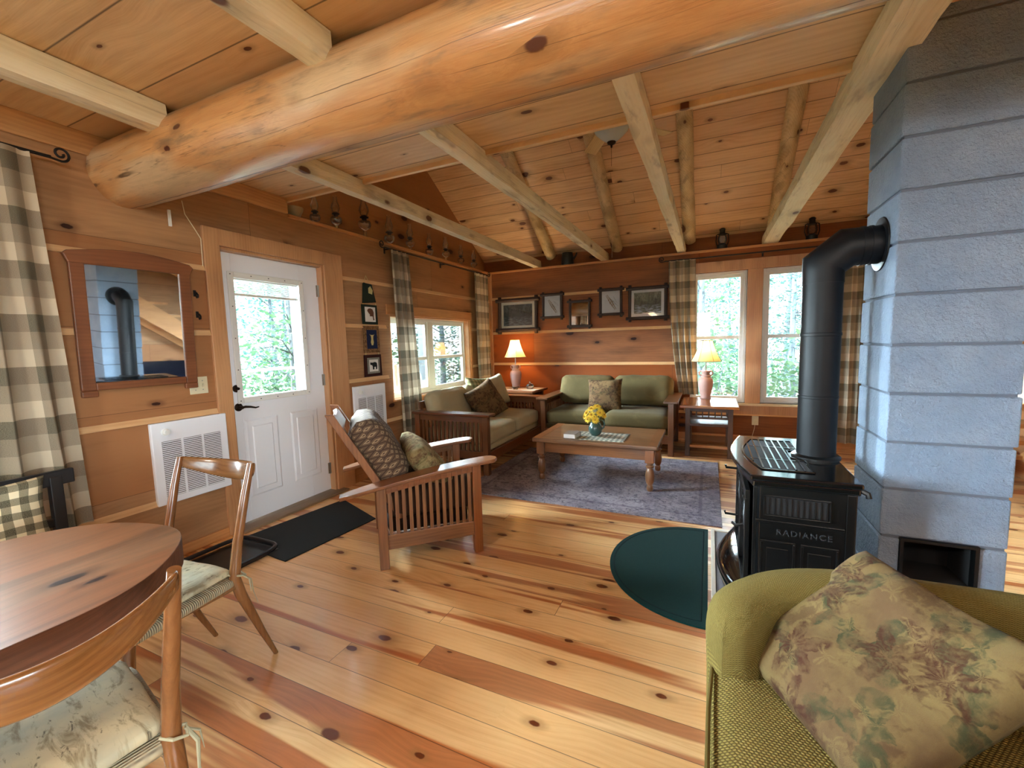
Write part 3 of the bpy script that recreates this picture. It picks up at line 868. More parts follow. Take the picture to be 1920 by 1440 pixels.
# back windows
def back_win(name, x0, x1):
    root = struct(thing(name, None, None))
    z0, z1, meet = 0.50, 2.135, 1.32
    mb = MB(); sash_xz(mb, 6.075, x0, x1, z0, z1, 0.035, 0.06); mb.build('window_frame', VINYL, parent=root, bevel=0.004)
    mb = MB(); sash_xz(mb, 6.095, x0 + .035, x1 - .035, meet - 0.02, z1 - 0.035, 0.04, 0.03); mb.build('upper_sash', VINYL, parent=root, bevel=0.003)
    mb = MB(); sash_xz(mb, 6.085, x0 + .035, x1 - .035, z0 + 0.035, meet + 0.02, 0.04, 0.03); mb.build('lower_sash', VINYL, parent=root, bevel=0.003)
    MB().box((x0 + .07, 6.108, meet), (x1 - .07, 6.112, z1 - .07)).build('upper_pane', GLASS, parent=root)
    MB().box((x0 + .07, 6.098, z0 + .07), (x1 - .07, 6.102, meet)).build('lower_pane', GLASS, parent=root)
back_win('window_2', 2.90, 3.535)
back_win('window_3', 3.70, 4.40)
mb = MB()
mb.box((3.535, 6.02, 0.50), (3.70, 6.075, 2.135)); mb.box((2.84, 6.015, 2.135), (4.47, 6.03, 2.26)); mb.box((4.40, 6.02, 0.50), (4.47, 6.03, 2.135))
mb.box((2.83, 6.018, 0.36), (4.48, 6.03, 0.47))
struct(mb.build('trim_9', W_TRIM, bevel=0.003), 'pine mullion and boards around the twin back windows')
struct(MB().box((2.81, 5.985, 0.47), (4.50, 6.08, 0.50)).build('trim_10', plain('sill_cream', hexc('DCC8A0'), 0.4), bevel=0.004), 'pale window sill')
twin('window_4', -0.68, 0.80, 0.70, 2.10, -0.06, [0.06], 1.40)
struct(MB().box((0.0, -0.76, 2.10), (0.02, 0.87, 2.22)).box((0.0, 0.80, 0.62), (0.02, 0.87, 2.10)).box((0.0, -0.76, 0.62), (0.02, -0.68, 2.10)).box((0.0, -0.68, 0.62), (0.03, 0.80, 0.70)).build('trim_11', W_TRIM, bevel=0.003))
# glazing of the unseen windows added behind the viewer
def simple_win(name, a, b, axis):
    root = struct(thing(name, None, None))
    if axis == 'y':
        mb = MB(); sash_xz(mb, a[1], a[0], b[0], a[2], b[2], 0.05, 0.06)
        n_ = 3
        for k in range(1, n_):
            x = a[0] + (b[0] - a[0]) * k / n_; mb.box((x - .04, a[1], a[2] + .05), (x + .04, a[1] + .06, b[2] - .05))
        mb.build('window_frame', VINYL, parent=root)
        MB().box((a[0] + .04, a[1] + .028, a[2] + .04), (b[0] - .04, a[1] + .032, b[2] - .04)).build('pane', GLASS, parent=root)
    else:
        mb = MB(); sash_yz(mb, a[0] + .06, a[1], b[1], a[2], b[2], 0.05, 0.06)
        for k in range(1, 3):
            y = a[1] + (b[1] - a[1]) * k / 3; mb.box((a[0], y - .04, a[2] + .05), (a[0] + .06, y + .04, b[2] - .05))
        mb.build('window_frame', VINYL, parent=root)
        MB().box((a[0] + .028, a[1] + .04, a[2] + .04), (a[0] + .032, b[1] - .04, b[2] - .04)).build('pane', GLASS, parent=root)
simple_win('fill_window_rear', (1.2, -3.70, 0.7), (3.2, -3.70, 2.2), 'y')  # unseen rear window, added to let more daylight into the room
simple_win('fill_window_right', (5.79, -2.4, 0.8), (5.79, -0.3, 2.1), 'x')  # added right-wall opening for the fill on door and left wall

# ------------------------------------------------------------------ log beam, joists, rafters
def rough_tube(p0, p1, r, seg=28, n=60, amp=0.012, seed=0.0, r1=None):
    p0, p1 = Vector(p0), Vector(p1); d = (p1 - p0); L = d.length; t = d.normalized()
    up = Vector((0, 0, 1)) if abs(t.z) < .9 else Vector((0, 1, 0)); s = t.cross(up).normalized(); u = s.cross(t)
    mb = MB()
    def fn(a, b):
        an = 2 * PI * a; rr = r + ((r1 or r) - r) * b
        q = Vector((math.cos(an) * 1.3, math.sin(an) * 1.3, b * L * 1.2 + seed))
        rr += noise.noise(q) * amp + noise.noise(q * 4.0) * amp * 0.25
        return p0 + t * (b * L) + (s * math.cos(an) + u * math.sin(an)) * rr
    mb.grid(fn, seg, n, closed_u=True)
    for base, rev in ((0, True), ((n - 1) * seg, False)):
        mb.bm.verts.ensure_lookup_table()
        vs = [mb.bm.verts[base + k] for k in range(seg)]
        mb.bm.faces.new(vs[::-1] if rev else vs)
    return mb
lg = rough_tube((-0.02, 1.45, 2.355), (5.75, 1.45, 2.355), 0.176, 40, 120, 0.010, 3.0).build('log_beam', W_LOG, smooth=True)
tag(lg, 'huge varnished round log beam crossing the whole room under the loft', 'log beam')

def hewn(x0, x1, y0, y1, z0, z1, seed, wob=0.010):
    mb = MB(); n = 44; prof = [(0, 0), (0.5, 0), (1, 0), (1, .5), (1, 1), (.5, 1), (0, 1), (0, .5)]
    def fn(a, b):
        k = int(round(a * 8)) % 8
        px, pz = prof[k]
        y = y0 + (y1 - y0) * b
        w_ = noise.noise(Vector((seed, y * 2.2, k * 0.7))) * wob + noise.noise(Vector((seed, y * 9, k * 1.7))) * wob * 0.45
        w2 = noise.noise(Vector((seed + 5, y * 2.2, k * 0.7))) * wob + noise.noise(Vector((seed + 9, y * 8, k * 1.7))) * wob * 0.5
        cx, cz = (x0 + x1) / 2, (z0 + z1) / 2
        x = x0 + (x1 - x0) * px; z = z0 + (z1 - z0) * pz
        if px in (0, 1) and pz in (0, 1):
            x += (cx - x) * 0.10; z += (cz - z) * 0.08
        return Vector((x + w_, y, z + (w2 if pz < 0.9 else 0)))
    mb.grid(fn, 8, n, closed_u=True)
    for base, rev in ((0, True), ((n - 1) * 8, False)):
        mb.bm.verts.ensure_lookup_table()
        vs = [mb.bm.verts[base + k] for k in range(8)]
        mb.bm.faces.new(vs[::-1] if rev else vs)
    return mb
JX = [(0.74, 0.83), (1.735, 1.835), (2.725, 2.83), (3.68, 3.85), (4.75, 4.86)]
JL = ['first pale hewn joist from the left wall, running past the oil lamps', 'second pale hewn joist from the left wall, ending above the framed mirror',
      'third pale hewn joist, beside the ceiling fan, ending above the back curtain', 'fourth pale hewn joist, brightly lit underneath, beside the block chimney', 'hewn joist beyond the block chimney']
for i, (a, b) in enumerate(JX):
    o = hewn(a, b, 1.58, 6.14, 2.415 if i != 3 else 2.42, 2.530, i * 3.1, 0.007).build('ceiling_joist', W_JOIST)
    for p in o.data.polygons: p.use_smooth = False
    tag(o, JL[i], 'joist', 'hewn joists beyond the log beam')
NX = [((0.60, 0.71), 'hewn joist near the left wall on the kitchen side of the log beam'), ((1.70, 1.80), 'second hewn joist on the kitchen side of the log beam'),
      ((2.75, 2.86), 'hewn joist overhead behind the viewer'), ((3.72, 3.86), 'hewn joist overhead near the chimney side')]
for i, ((a, b), lb) in enumerate(NX):
    o = hewn(a, b, -3.5, 1.32, 2.40, 2.530, 20 + i * 3.1, 0.006).build('ceiling_joist', W_JOIST)
    for p in o.data.polygons: p.use_smooth = False
    tag(o, lb, 'joist', 'hewn joists on the near side of the log beam')
RX = [(0.98, 'leftmost sloping log rafter under the board roof'), (1.95, 'sloping log rafter left of the ceiling fan light'), (2.87, 'sloping log rafter behind the third joist'),
      (3.80, 'sloping log rafter above the back windows'), (4.80, 'sloping log rafter next to the block chimney')]
for i, (x, lb) in enumerate(RX):
    o = rough_tube((x, 6.14, roof_z(6.14) - 0.045), (x, 1.3, roof_z(1.3) - 0.05), 0.075, 14, 40, 0.010, i * 7.7).build('roof_rafter', W_RAFT, smooth=True)
    tag(o, lb, 'rafter', 'log rafters under the sloping roof')

# ------------------------------------------------------------------ chimney, stove, hearth
CX0, CX1, CY0, CY1 = 3.80, 4.20, 2.26, 2.65
joints = [0.0, 0.058, 0.261, 0.464, 0.672, 0.872, 1.076, 1.277, 1.48, 1.688, 1.888, 2.09, 2.293, 2.496, 2.70, 2.90, 3.1, 3.3, 3.5, 3.7, 3.9, 4.1]
ch = thing('chimney', 'square chimney of large grey painted concrete blocks rising through the loft', 'chimney', (0, 0, 0))
mb = MB()
FB = (3.868, 4.115, 0.261, 0.464)     # firebox clean-out opening in the front face
for i in range(len(joints) - 1):
    z0, z1 = joints[i] + 0.0055, joints[i + 1] - 0.0055
    j = [random.uniform(-0.003, 0.003) for _ in range(4)]
    a, b = (CX0 + j[0], CY0 + j[1], z0), (CX1 + j[2], CY1 + j[3], z1)
    if abs(joints[i] - 0.261) < 1e-3:
        mb.box(a, (FB[0], CY1, z1)); mb.box((FB[1], CY0 + j[1], z0), b); mb.box((FB[0], CY0 + 0.25, z0), (FB[1], CY1, z1))
    else: mb.box(a, b)
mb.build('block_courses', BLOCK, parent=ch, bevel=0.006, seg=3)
mb = MB()
mb.box((CX0 + 0.009, CY0 + 0.26, 0), (CX1 - 0.009, CY1 - 0.009, 4.1)); mb.box((CX0 + .009, CY0 + .009, 0), (CX1 - .009, CY0 + .26, .27))
mb.box((CX0 + .009, CY0 + .009, .455), (CX1 - .009, CY0 + .26, 4.1))
mb.build('mortar', MORTAR, parent=ch)
mb = MB()
def frame_xz(mb, y0, y1, x0, x1, z0, z1, t):
    mb.box((x0, y0, z0), (x0 + t, y1, z1)); mb.box((x1 - t, y0, z0), (x1, y1, z1)); mb.box((x0 + t, y0, z0), (x1 - t, y1, z0 + t)); mb.box((x0 + t, y0, z1 - t), (x1 - t, y1, z1))
frame_xz(mb, CY0 - 0.008, CY0 + 0.03, FB[0], FB[1], 0.262, 0.466, 0.012)
mb.build('cleanout_frame', CAST, parent=ch)
mb = MB(); a_, b_ = FB[0] + .001, FB[1] - .001
mb.box((a_, CY0 + .22, .262), (b_, CY0 + .225, .463)); mb.box((a_, CY0 + .03, .262), (a_ + .004, CY0 + .22, .463)); mb.box((b_ - .004, CY0 + .03, .262), (b_, CY0 + .22, .463))
mb.box((a_, CY0 + .03, .262), (b_, CY0 + .22, .275)); mb.box((a_, CY0 + .03, .455), (b_, CY0 + .22, .463))
mb.build('cleanout_liner', plain('liner_black', (.006, .006, .007), .9), parent=ch)  # near-black panels lining the clean-out opening

# hearth pad
hp = MB().box((3.175, 1.15, 0.0), (3.795, 3.08, 0.03)).box((3.8, 1.15, 0), (4.6, 2.24, 0.03)).build('hearth_pad', CONCRETE, bevel=0.003)
tag(hp, 'thin grey concrete hearth pad under the black stove', 'hearth')
he = MB().box((3.152, 1.13, 0.0), (3.174, 3.10, 0.036)).box((3.174, 3.081, 0.0), (3.795, 3.10, 0.036)).build('hearth_edging', plain('pale_edging', hexc('D9CDB8'), 0.5), bevel=0.002)
tag(he, 'pale wooden strip edging the hearth pad', 'edging')

st = thing('wood_stove', 'black cast iron stove with bowed front and slotted top grille', 'stove', (3.47, 2.44, 0.03))
# local frame: front is -x, width along y
HW = 0.37; FX, BX = -0.17, 0.20; BH = 0.66
def bay(f, w_, fx, n=14, bx=BX):
    pts = [(bx, -w_), (bx, w_)]
    for k in range(n + 1):
        t = 1 - 2 * k / n
        pts.append((fx - f * max(0.0, math.cos(t * PI / 2)) ** 1.0, w_ * t))
    return pts
mb = MB(); mb.prism(bay(0.03, HW, FX + 0.03), 0.10, BH); mb.build('body', CAST, parent=st, bevel=0.004)
mb = MB()
mb.prism(bay(0.060, HW + 0.035, FX - 0.010, 24, BX + 0.01), BH + 0.028, BH + 0.052)
mb.prism(bay(0.050, HW + 0.022, FX + 0.000, 24, BX + 0.005), BH, BH + 0.028)
tp = mb.build('top_plate', ENAMEL, parent=st, bevel=0.007, seg=3)
# grille well (dark) with bars running across the width
def grille_pts(f, w_, fx, x1, n=18):
    pts = [(x1, -w_), (x1, -0.10), (x1 - 0.05, -0.06), (x1 - 0.05, 0.07), (x1, 0.11), (x1, w_)]
    for k in range(n + 1):
        t = 1 - 2 * k / n
        pts.append((fx - f * max(0, math.cos(t * PI / 2)), w_ * t))
    return pts
mb = MB(); mb.prism(grille_pts(0.05, HW - 0.075, FX + 0.045, 0.06), BH + 0.048, BH + 0.0535); gw = mb.build('grille_well', plain('grille_dark', (0.004, 0.004, 0.005), 0.8), parent=st)
mb = MB()
for k in range(8):
    x = FX + 0.018 + k * 0.031
    hwk = HW - 0.08
    if x < FX + 0.045:
        hwk *= math.acos(min(1, max(0, (FX + 0.045 - x) / 0.05))) / (PI / 2)
    if x > 0.005: mb.cbox((x, -0.20, BH + 0.056), (0.007, 0.20, 0.007)); mb.cbox((x, 0.20, BH + 0.056), (0.007, 0.18, 0.007))
    else: mb.cbox((x, 0, BH + 0.056), (0.007, 2 * hwk, 0.007))
for y in (-0.12, 0.14): mb.cbox((FX + 0.12, y, BH + 0.054), (0.22, 0.006, 0.004))
pts = grille_pts(0.055, HW - 0.068, FX + 0.042, 0.066)
mb.tube([(p[0], p[1], BH + 0.054) for p in pts + pts[:1]], 0.0045, 6)
mb.build('top_grille', ENAMEL, parent=gw)
# near side face: vent row, moulding, name, two panels  (and the same on the far side)
for sgn in (-1, 1):
    y = sgn * HW
    def P(x, z): return (x, y + sgn * 0.0, z)
    mb = MB()
    def bar(x0, x1, z0, z1, d=0.008, mb=mb): mb.box((x0, min(y, y + sgn * d), z0), (x1, max(y, y + sgn * d), z1))
    bar(-0.125, 0.115, 0.615, 0.622); bar(-0.125, 0.115, 0.530, 0.537); bar(-0.125, -0.118, 0.530, 0.622); bar(0.108, 0.115, 0.530, 0.622)
    for k in range(11): bar(-0.106 + k * 0.0205, -0.101 + k * 0.0205, 0.537, 0.612, 0.006)
    mb.build('side_vent', CAST, parent=st, bevel=0.002)
    mb = MB(); mb.box((-0.117, min(y, y + sgn * .001), 0.538), (0.107, max(y, y + sgn * .001), 0.614)); mb.build('vent_shadow', bpy.data.materials['grille_dark'], parent=st)
    mb = MB()
    bar(-0.155, 0.16, 0.505, 0.515, 0.014, mb); bar(-0.155, 0.16, 0.497, 0.505, 0.007, mb)
    for x0, x1 in ((-0.135, -0.005), (0.015, 0.145)):
        frame = [(x0, x1, 0.415, 0.424), (x0, x1, 0.13, 0.139), (x0, x0 + 0.009, 0.139, 0.415), (x1 - 0.009, x1, 0.139, 0.415)]
        for f_ in frame: bar(*f_, 0.008, mb)
        bar(x0 + .025, x1 - .025, 0.165, 0.39, 0.005, mb)
    bar(-0.165, -0.150, 0.10, 0.655, 0.010, mb); bar(0.165, 0.195, 0.10, 0.655, 0.006, mb)
    mb.build('side_panel', CAST, parent=st, bevel=0.002)
tcu = bpy.data.curves.new('stove_text', 'FONT'); tcu.body = 'RADIANCE'; tcu.size = 0.034; tcu.extrude = 0.003; tcu.bevel_depth = 0.0006; tcu.space_character = 1.25
to = bpy.data.objects.new('t_', tcu); COL.objects.link(to)
bpy.context.view_layer.update()
me = bpy.data.meshes.new_from_object(to.evaluated_get(bpy.context.evaluated_depsgraph_get()))
bpy.data.objects.remove(to)
tx = bpy.data.objects.new('raised_lettering', me); COL.objects.link(tx); me.materials.clear(); me.materials.append(plain('lettering_edge', hexc('3A3D42'), 0.25, 0.4))
tx.parent = st; tx.location = (-0.075, -HW - 0.002, 0.452); tx.rotation_euler = (R(90), 0, 0)
tag(tx, 'raised letters reading RADIANCE')
# front: glazed doors with arched tracery, handle, ash lip
mb = MB()
fx = FX - 0.002
for s_ in (-1, 1):
    mb.box((fx - 0.02, min(s_ * 0.01, s_ * 0.33), 0.14), (fx, max(s_ * 0.01, s_ * 0.33), 0.17)); mb.box((fx - 0.02, min(s_ * 0.01, s_ * 0.33), 0.58), (fx, max(s_ * 0.01, s_ * 0.33), 0.62))
    for yy in (0.01, 0.30): mb.box((fx - 0.02, min(s_ * yy, s_ * (yy + .03)), 0.17), (fx, max(s_ * yy, s_ * (yy + .03)), 0.58))
    for k in range(3):
        arc = [(fx - 0.014, s_ * (0.17 + (0.13 - k * 0.03) * math.cos(a)), 0.40 + (0.17 - k * 0.035) * math.sin(a)) for a in [PI * q / 10 for q in range(11)]]
        mb.tube(arc, 0.006, 6)
    mb.tube([(fx - 0.014, s_ * 0.05, 0.56), (fx - 0.014, s_ * 0.29, 0.38)], 0.005, 6); mb.tube([(fx - 0.014, s_ * 0.29, 0.56), (fx - 0.014, s_ * 0.05, 0.38)], 0.005, 6)
mb.build('front_doors', CAST, parent=st, bevel=0.003)
MB().box((fx - 0.006, -0.30, 0.17), (fx - 0.002, 0.30, 0.58)).build('door_glass', plain('dark_stove_glass', (0.01, 0.01, 0.012), 0.05, coat=0.5), parent=st)
for z in (0.27, 0.545):
    mb = MB(); mb.tube([(fx - 0.01, 0.28, z), (fx - 0.075, 0.28, z + 0.002), (fx - 0.078, 0.28, z + 0.018)], 0.007, 8); mb.build('handle', CAST, parent=st, smooth=True)
mb = MB(); mb.tube([(fx - 0.02, -0.25, 0.43), (fx - 0.05, -0.25, 0.42), (fx - 0.06, -0.21, 0.415)], 0.008, 8); mb.build('latch', CAST, parent=st, smooth=True)
# curved ash lip sweeping down to flared front legs
mb = MB()
def lip(u, v):
    t = 2 * u - 1
    yy = t * (HW + 0.02)
    bow = math.cos(t * PI / 2) ** 0.8
    a = v * PI / 2
    return (fx - 0.01 - 0.10 * bow * math.cos(a) - 0.015, yy, 0.13 + 0.055 * math.sin(a) - 0.03 * (1 - bow))
mb.grid(lip, 24, 6)
mb.grid(lambda u, v: (lambda p: (p[0] + (0.02 * v), p[1], p[2] - 0.075 * v))(lip(u, 0.0)), 24, 5)
mb.build('ash_lip', ENAMEL, parent=st)
for sx_, sy_ in ((-1, -1), (-1, 1), (1, -1), (1, 1)):
    x0 = -0.15 if sx_ < 0 else 0.17; y0 = sy_ * 0.33
    mb = MB(); mb.tube([(x0, y0, 0.20), (x0 + sx_ * .02, y0 + sy_ * .01, 0.12), (x0 + sx_ * .035, y0 + sy_ * .02, 0.05), (x0 + sx_ * .06, y0 + sy_ * .035, 0.012), (x0 + sx_ * .075, y0 + sy_ * .04, 0.0)], [0.045, 0.034, 0.022, 0.02, 0.024], 10)
    mb.build('leg', CAST, parent=st, smooth=True)
mb = MB()
mb.lathe([(0.1, 0), (0.1, 0.01), (0.09, 0.018)], (0.125, 0, BH + 0.052), 24); mb.build('flue_collar', CAST, parent=st, smooth=True)
MB().tube([(0.205, -0.375, BH + .02), (0.225, -0.39, BH + .012), (0.228, -0.392, BH - 0.004)], 0.011, 8).build('damper_knob', CAST, parent=st, smooth=True)

pp = thing('stove_pipe', 'matt black stove pipe rising to an elbow and into the block chimney', 'stove pipe', (3.595, 2.44, 0.76))
r = 0.079
MB().lathe([(r, 0), (r, 0.27), (r + .002, .272), (r + .002, .282), (r, .284), (r, 0.56), (r + .003, .562), (r + .003, .574), (r, .576), (r, 0.86)], seg=36).build('lower_pipe', PIPE, parent=pp, smooth=True)
mb = MB()
def ring_at(mb, pts, r, seg=36): mb.tube(pts, r, seg, cap=True)
# mitred three-piece elbow
ring_at(mb, [(0, 0, 0.80), (0, 0, 0.868), (0.0, 0, 0.869)], [r + .002, r + .002, r + .002])
mb.build('pipe_joint_band', PIPE, parent=pp, smooth=True)
mb = MB()
path = [Vector((0, 0, .86)), Vector((0, 0, .905)), Vector((.055, 0, .985)), Vector((.20, 0, .985))]
def mitre(mb, path, r, seg=36):
    rings = []
    for i, p in enumerate(path):
        d0 = (p - path[i - 1]).normalized() if i else (path[1] - path[0]).normalized()
        d1 = (path[i + 1] - p).normalized() if i < len(path) - 1 else d0
        nrm = (d0 + d1).normalized()
        y = Vector((0, 1, 0)); s_ = y.cross(d0).normalized(); ring = []
        for k in range(seg):
            a = 2 * PI * k / seg
            q = p + (s_ * math.cos(a) + y * math.sin(a)) * r
            q += d0 * ((p - q).dot(nrm) / d0.dot(nrm))
            ring.append(q)
        rings.append(ring)
    vs = [v for rg in rings for v in rg]; fs = []
    for i in range(len(path) - 1):
        for k in range(seg):
            a = i * seg + k; b = i * seg + (k + 1) % seg; fs.append((a, b, b + seg, a + seg))
    mb._t(vs, fs)
mitre(mb, [Vector((0, 0, .86)), Vector((0, 0, .885)), Vector((.085, 0, .955)), Vector((.204, 0, .955))], r + .003)
mb.build('elbow', PIPE, parent=pp, smooth=True)
mb = MB()
mb.tube([(.13, 0, .955), (.142, 0, .955)], r + .006, 36); mb.tube([(.16, 0, .955), (.172, 0, .955)], r + .006, 36)
mb.build('crimp_ring', PIPE, parent=pp, smooth=True)
mb = MB(); mb.lathe([(r, 0.0), (r + .02, 0.004), (r + .034, 0.001), (r + .036, -0.004)], m=xf((.200, 0, .955), (0, R(-90), 0)), seg=36); mb.build('wall_collar', PIPE, parent=pp, smooth=True)

# ------------------------------------------------------------------ rugs and mats
o = MB().box((-1.07, -0.85, 0), (1.07, 0.85, 0.008)).build('area_rug', RUG, loc=(2.155, 4.075, 0.0), bevel=0.003); tag(o, 'large faded grey lavender area rug under the coffee table', 'rug')
pts = [(0, 0.55)] + [(-0.56 * math.sin(PI * k / 40), 0.55 * math.cos(PI * k / 40)) for k in range(1, 40)] + [(0, -0.55)]
gr = thing('hearth_rug', 'dark green half round hearth rug on the pine floor', 'rug', (3.135, 2.585, 0.0))
# slightly oval half round
pts = [(0, 0.56)] + [(-0.545 * math.sin(PI * k / 48) ** 0.9, 0.56 * math.cos(PI * k / 48)) for k in range(1, 48)] + [(0, -0.56)]
MB().prism(pts, 0, 0.009).build('pile', GREENRUG, parent=gr, bevel=0.003)
mb = MB(); ins = [(-0.03 + p[0] * 0.90 if p[0] < 0 else -0.03, p[1] * 0.92) for p in pts]
mb.tube([(p[0], p[1], 0.0095) for p in ins + ins[:1]], 0.005, 5, flat=0.4); mb.build('stitched_border', GREENRUG2, parent=gr)
mb = MB()
q = [(0.245, 2.649), (0.80, 2.52), (0.72, 1.70), (0.13, 1.83)]
a_ = [(0.12, 1.80), (0.74, 1.78), (0.80, 2.60), (0.18, 2.66)]
mb.prism([(0.13, 1.78), (0.73, 1.73), (0.80, 2.46), (0.24, 2.68)], 0.0, 0.007)
tag(mb.build('door_mat', BLACKMAT, bevel=0.002), 'plain black rubber mat in front of the white door', 'mat')
bt = thing('boot_tray', 'black plastic boot tray on the floor by the wall, under the dining chair', 'tray', (0.355, 1.45, 0.0), (0, 0, 0))
mb = MB(); mb.softbox((0, 0, 0.006), (0.38, 0.76, 0.012), 0.006, n=6); mb.build('base', TRAY, parent=bt)
rim = []
for k in range(48):
    a = 2 * PI * k / 48; c_, s_ = math.cos(a), math.sin(a)
    rim.append((0.20 * math.copysign(abs(c_) ** 0.35, c_), 0.39 * math.copysign(abs(s_) ** 0.25, s_), 0.028))
MB().tube(rim + rim[:1], 0.014, 8).build('raised_rim', TRAY, parent=bt, smooth=True)

# ------------------------------------------------------------------ left wall fittings
def heater(y0, y1, z0, z1, label):
    t = thing('wall_heater', label, 'wall heater', (0.0, (y0 + y1) / 2, (z0 + z1) / 2), group='white wall heaters')
    w_, h_ = y1 - y0, z1 - z0
    mb = MB(); mb.box((0.0, -w_ / 2, -h_ / 2), (0.028, w_ / 2, h_ / 2)); mb.build('cover', WHITE, parent=t, bevel=0.006, seg=3)
    pw = (w_ - 0.10 - 0.03) / 3
    for k in range(3):
        ya = -w_ / 2 + 0.05 + k * (pw + 0.015)
        mb = MB(); mb.box((0.0285, ya, -h_ / 2 + 0.045), (0.0295, ya + pw, h_ / 2 - 0.12)); gp = mb.build('grille', SLOT, parent=t)
        mb = MB(); n_ = 30; hh = h_ - 0.165
        for q in range(n_): mb.cbox((0.031, ya + pw / 2, -h_ / 2 + 0.045 + hh * (q + .5) / n_), (0.004, pw, hh / n_ * 0.55))
        mb.build('louvres', WHITE, parent=gp)
    MB().lathe([(0.022, 0), (0.022, 0.012), (0.017, 0.016), (0.015, 0.03), (0, 0.031)], m=xf((0.028, -w_ / 2 + 0.075, h_ / 2 - 0.06), (0, R(90), 0)), seg=20).build('thermostat_knob', VINYL, parent=t, smooth=True)
    return t
heater(1.425, 1.88, 0.368, 0.890, 'white wall heater below the framed mirror, behind the dining chair')
heater(3.09, 3.53, 0.42, 0.945, 'white wall heater between the door and the window curtain')
sw = thing('switch_plate', 'cream double light switch plate beside the framed mirror', 'light switch', (0.0, 1.735, 1.10))
MB().box((0, -0.057, -0.057), (0.007, 0.057, 0.057)).build('plate', CREAM, parent=sw, bevel=0.003)
for y in (-0.023, 0.023): MB().cbox((0.01, y, 0.0), (0.012, 0.009, 0.022), rot=(0, R(20), 0)).build('toggle', CREAM, parent=sw, bevel=0.001)
for y in (-.023, .023):
    for z in (-.03, .03): MB().cbox((0.0075, y, z), (0.002, 0.006, 0.006)).build('screw', STEEL, parent=sw)
for i, (y, z, lb) in enumerate([(1.766, 1.712, 'upper small black coat hook on the wall beside the mirror'), (1.770, 1.572, 'lower small black coat hook on the wall beside the mirror')]):
    h_ = thing('coat_hook', lb, 'hook', (0, y, z), group='coat hooks by the door')
    MB().cbox((0.003, 0, 0), (0.006, 0.018, 0.042)).build('back_plate', IRON, parent=h_, bevel=0.002)
    MB().tube([(0.004, 0, 0.005), (0.022, 0, 0.002), (0.036, 0, -0.012), (0.034, 0, -0.028), (0.022, 0, -0.030), (0.020, 0, -0.02)], [.006, .006, .006, .006, .005, .004], 8).build('hook', IRON, parent=h_, smooth=True)

# framed mirror, hung slightly turned and tilted
mr = thing('wall_mirror', 'rectangular mirror in a wide reddish wooden frame with arched top', 'mirror', (0.042, 1.42, 1.49), (0, R(2.45), R(3.4) * -1))
mb = MB()
hw, hh = 0.222, 0.322; ow, oz0, oz1 = 0.285, -0.385, 0.40
mb.box((-0.012, -ow, oz0 + .02), (0.012, -hw, oz1 - .02)); mb.box((-0.012, hw, oz0 + .02), (0.012, ow, oz1 - .02))
mb.box((-0.012, -hw, oz0 + .02), (0.012, hw, -hh))
top = [(-ow - .02, oz1 - .03), (-ow, oz1 - .075), (ow, oz1 - .075), (ow + .02, oz1 - .03)] + [(ow * (1 - 2 * k / 12), oz1 - 0.01 + 0.035 * math.cos((1 - 2 * k / 12) * PI / 2)) for k in range(13)]
mb.prism([(p[0], p[1]) for p in top], -0.014, 0.014, m=Matrix(((0, 0, 1, 0), (1, 0, 0, 0), (0, 1, 0, 0), (0, 0, 0, 1))))
mb.box((-0.012, -ow, oz0 - 0.015), (0.012, -ow + 0.07, oz0 + 0.02)); mb.box((-0.012, ow - 0.07, oz0 - 0.015), (0.012, ow, oz0 + 0.02))
mb.build('frame', W_MIRR, parent=mr, bevel=0.005, seg=3)
MB().box((-0.004, -hw - .005, -hh - .005), (0.002, hw + .005, hh + .005)).build('mirror_glass', MIRROR, parent=mr)

# quilted wall hanging
wh = thing('wall_hanging', 'cloth wall hanging of four linked animal panels right of the door', 'wall hanging', (0.006, 3.385, 1.5))
QG = fabric('quilt_green', hexc('1F2A20'), hexc('161E18'), 300); QT = fabric('quilt_tan', hexc('8A6A48'), hexc('5E4228'), 60); QB = fabric('quilt_blue', hexc('1E2848'), hexc('161E38'), 300)
QM = fabric('quilt_maroon', hexc('3A1A18'), hexc('2A1210'), 300); QGR = fabric('quilt_grey', hexc('8A8A80'), hexc('6E6E66'), 200); SIL = plain('silhouette_black', hexc('0E0E10'), 0.9); SILB = plain('silhouette_brown', hexc('5A3420'), 0.9)
QY = plain('applique_yellow', hexc('C2B47A'), 0.9)
MYZ = Matrix(((0, 0, 1, 0), (1, 0, 0, 0), (0, 1, 0, 0), (0, 0, 0, 1)))   # prism xy -> world yz, height -> x
def quad_yz(name, pts, x0, x1, mat, parent, bevel=0.0):
    return MB().prism(pts, x0, x1, m=MYZ).build(name, mat, parent=parent, bevel=bevel)
p_ = quad_yz('green_top_panel', [(-0.095, 0.255), (0.095, 0.275), (0.045, 0.45), (-0.075, 0.46)], 0, 0.010, QG, wh, 0.003)
quad_yz('applique', [(-0.01, 0.36), (0.04, 0.35), (0.05, 0.39), (0.02, 0.43), (-0.01, 0.41)], 0.010, 0.012, QY, p_)
p_ = quad_yz('beaver_panel', [(-0.11, 0.05), (0.105, 0.05), (0.10, 0.245), (-0.115, 0.245)], 0, 0.010, QG, wh, 0.003)
quad_yz('white_field', [(-0.075, 0.075), (0.07, 0.075), (0.07, 0.222), (-0.075, 0.222)], 0.010, 0.012, PAPER, p_)
bev = [(-0.045, 0.185), (-0.03, 0.205), (0.0, 0.21), (0.03, 0.20), (0.045, 0.17), (0.042, 0.12), (0.05, 0.095), (0.035, 0.09), (0.028, 0.13), (-0.01, 0.13), (-0.01, 0.15), (-0.03, 0.165)]
quad_yz('beaver', bev, 0.012, 0.014, SILB, p_)
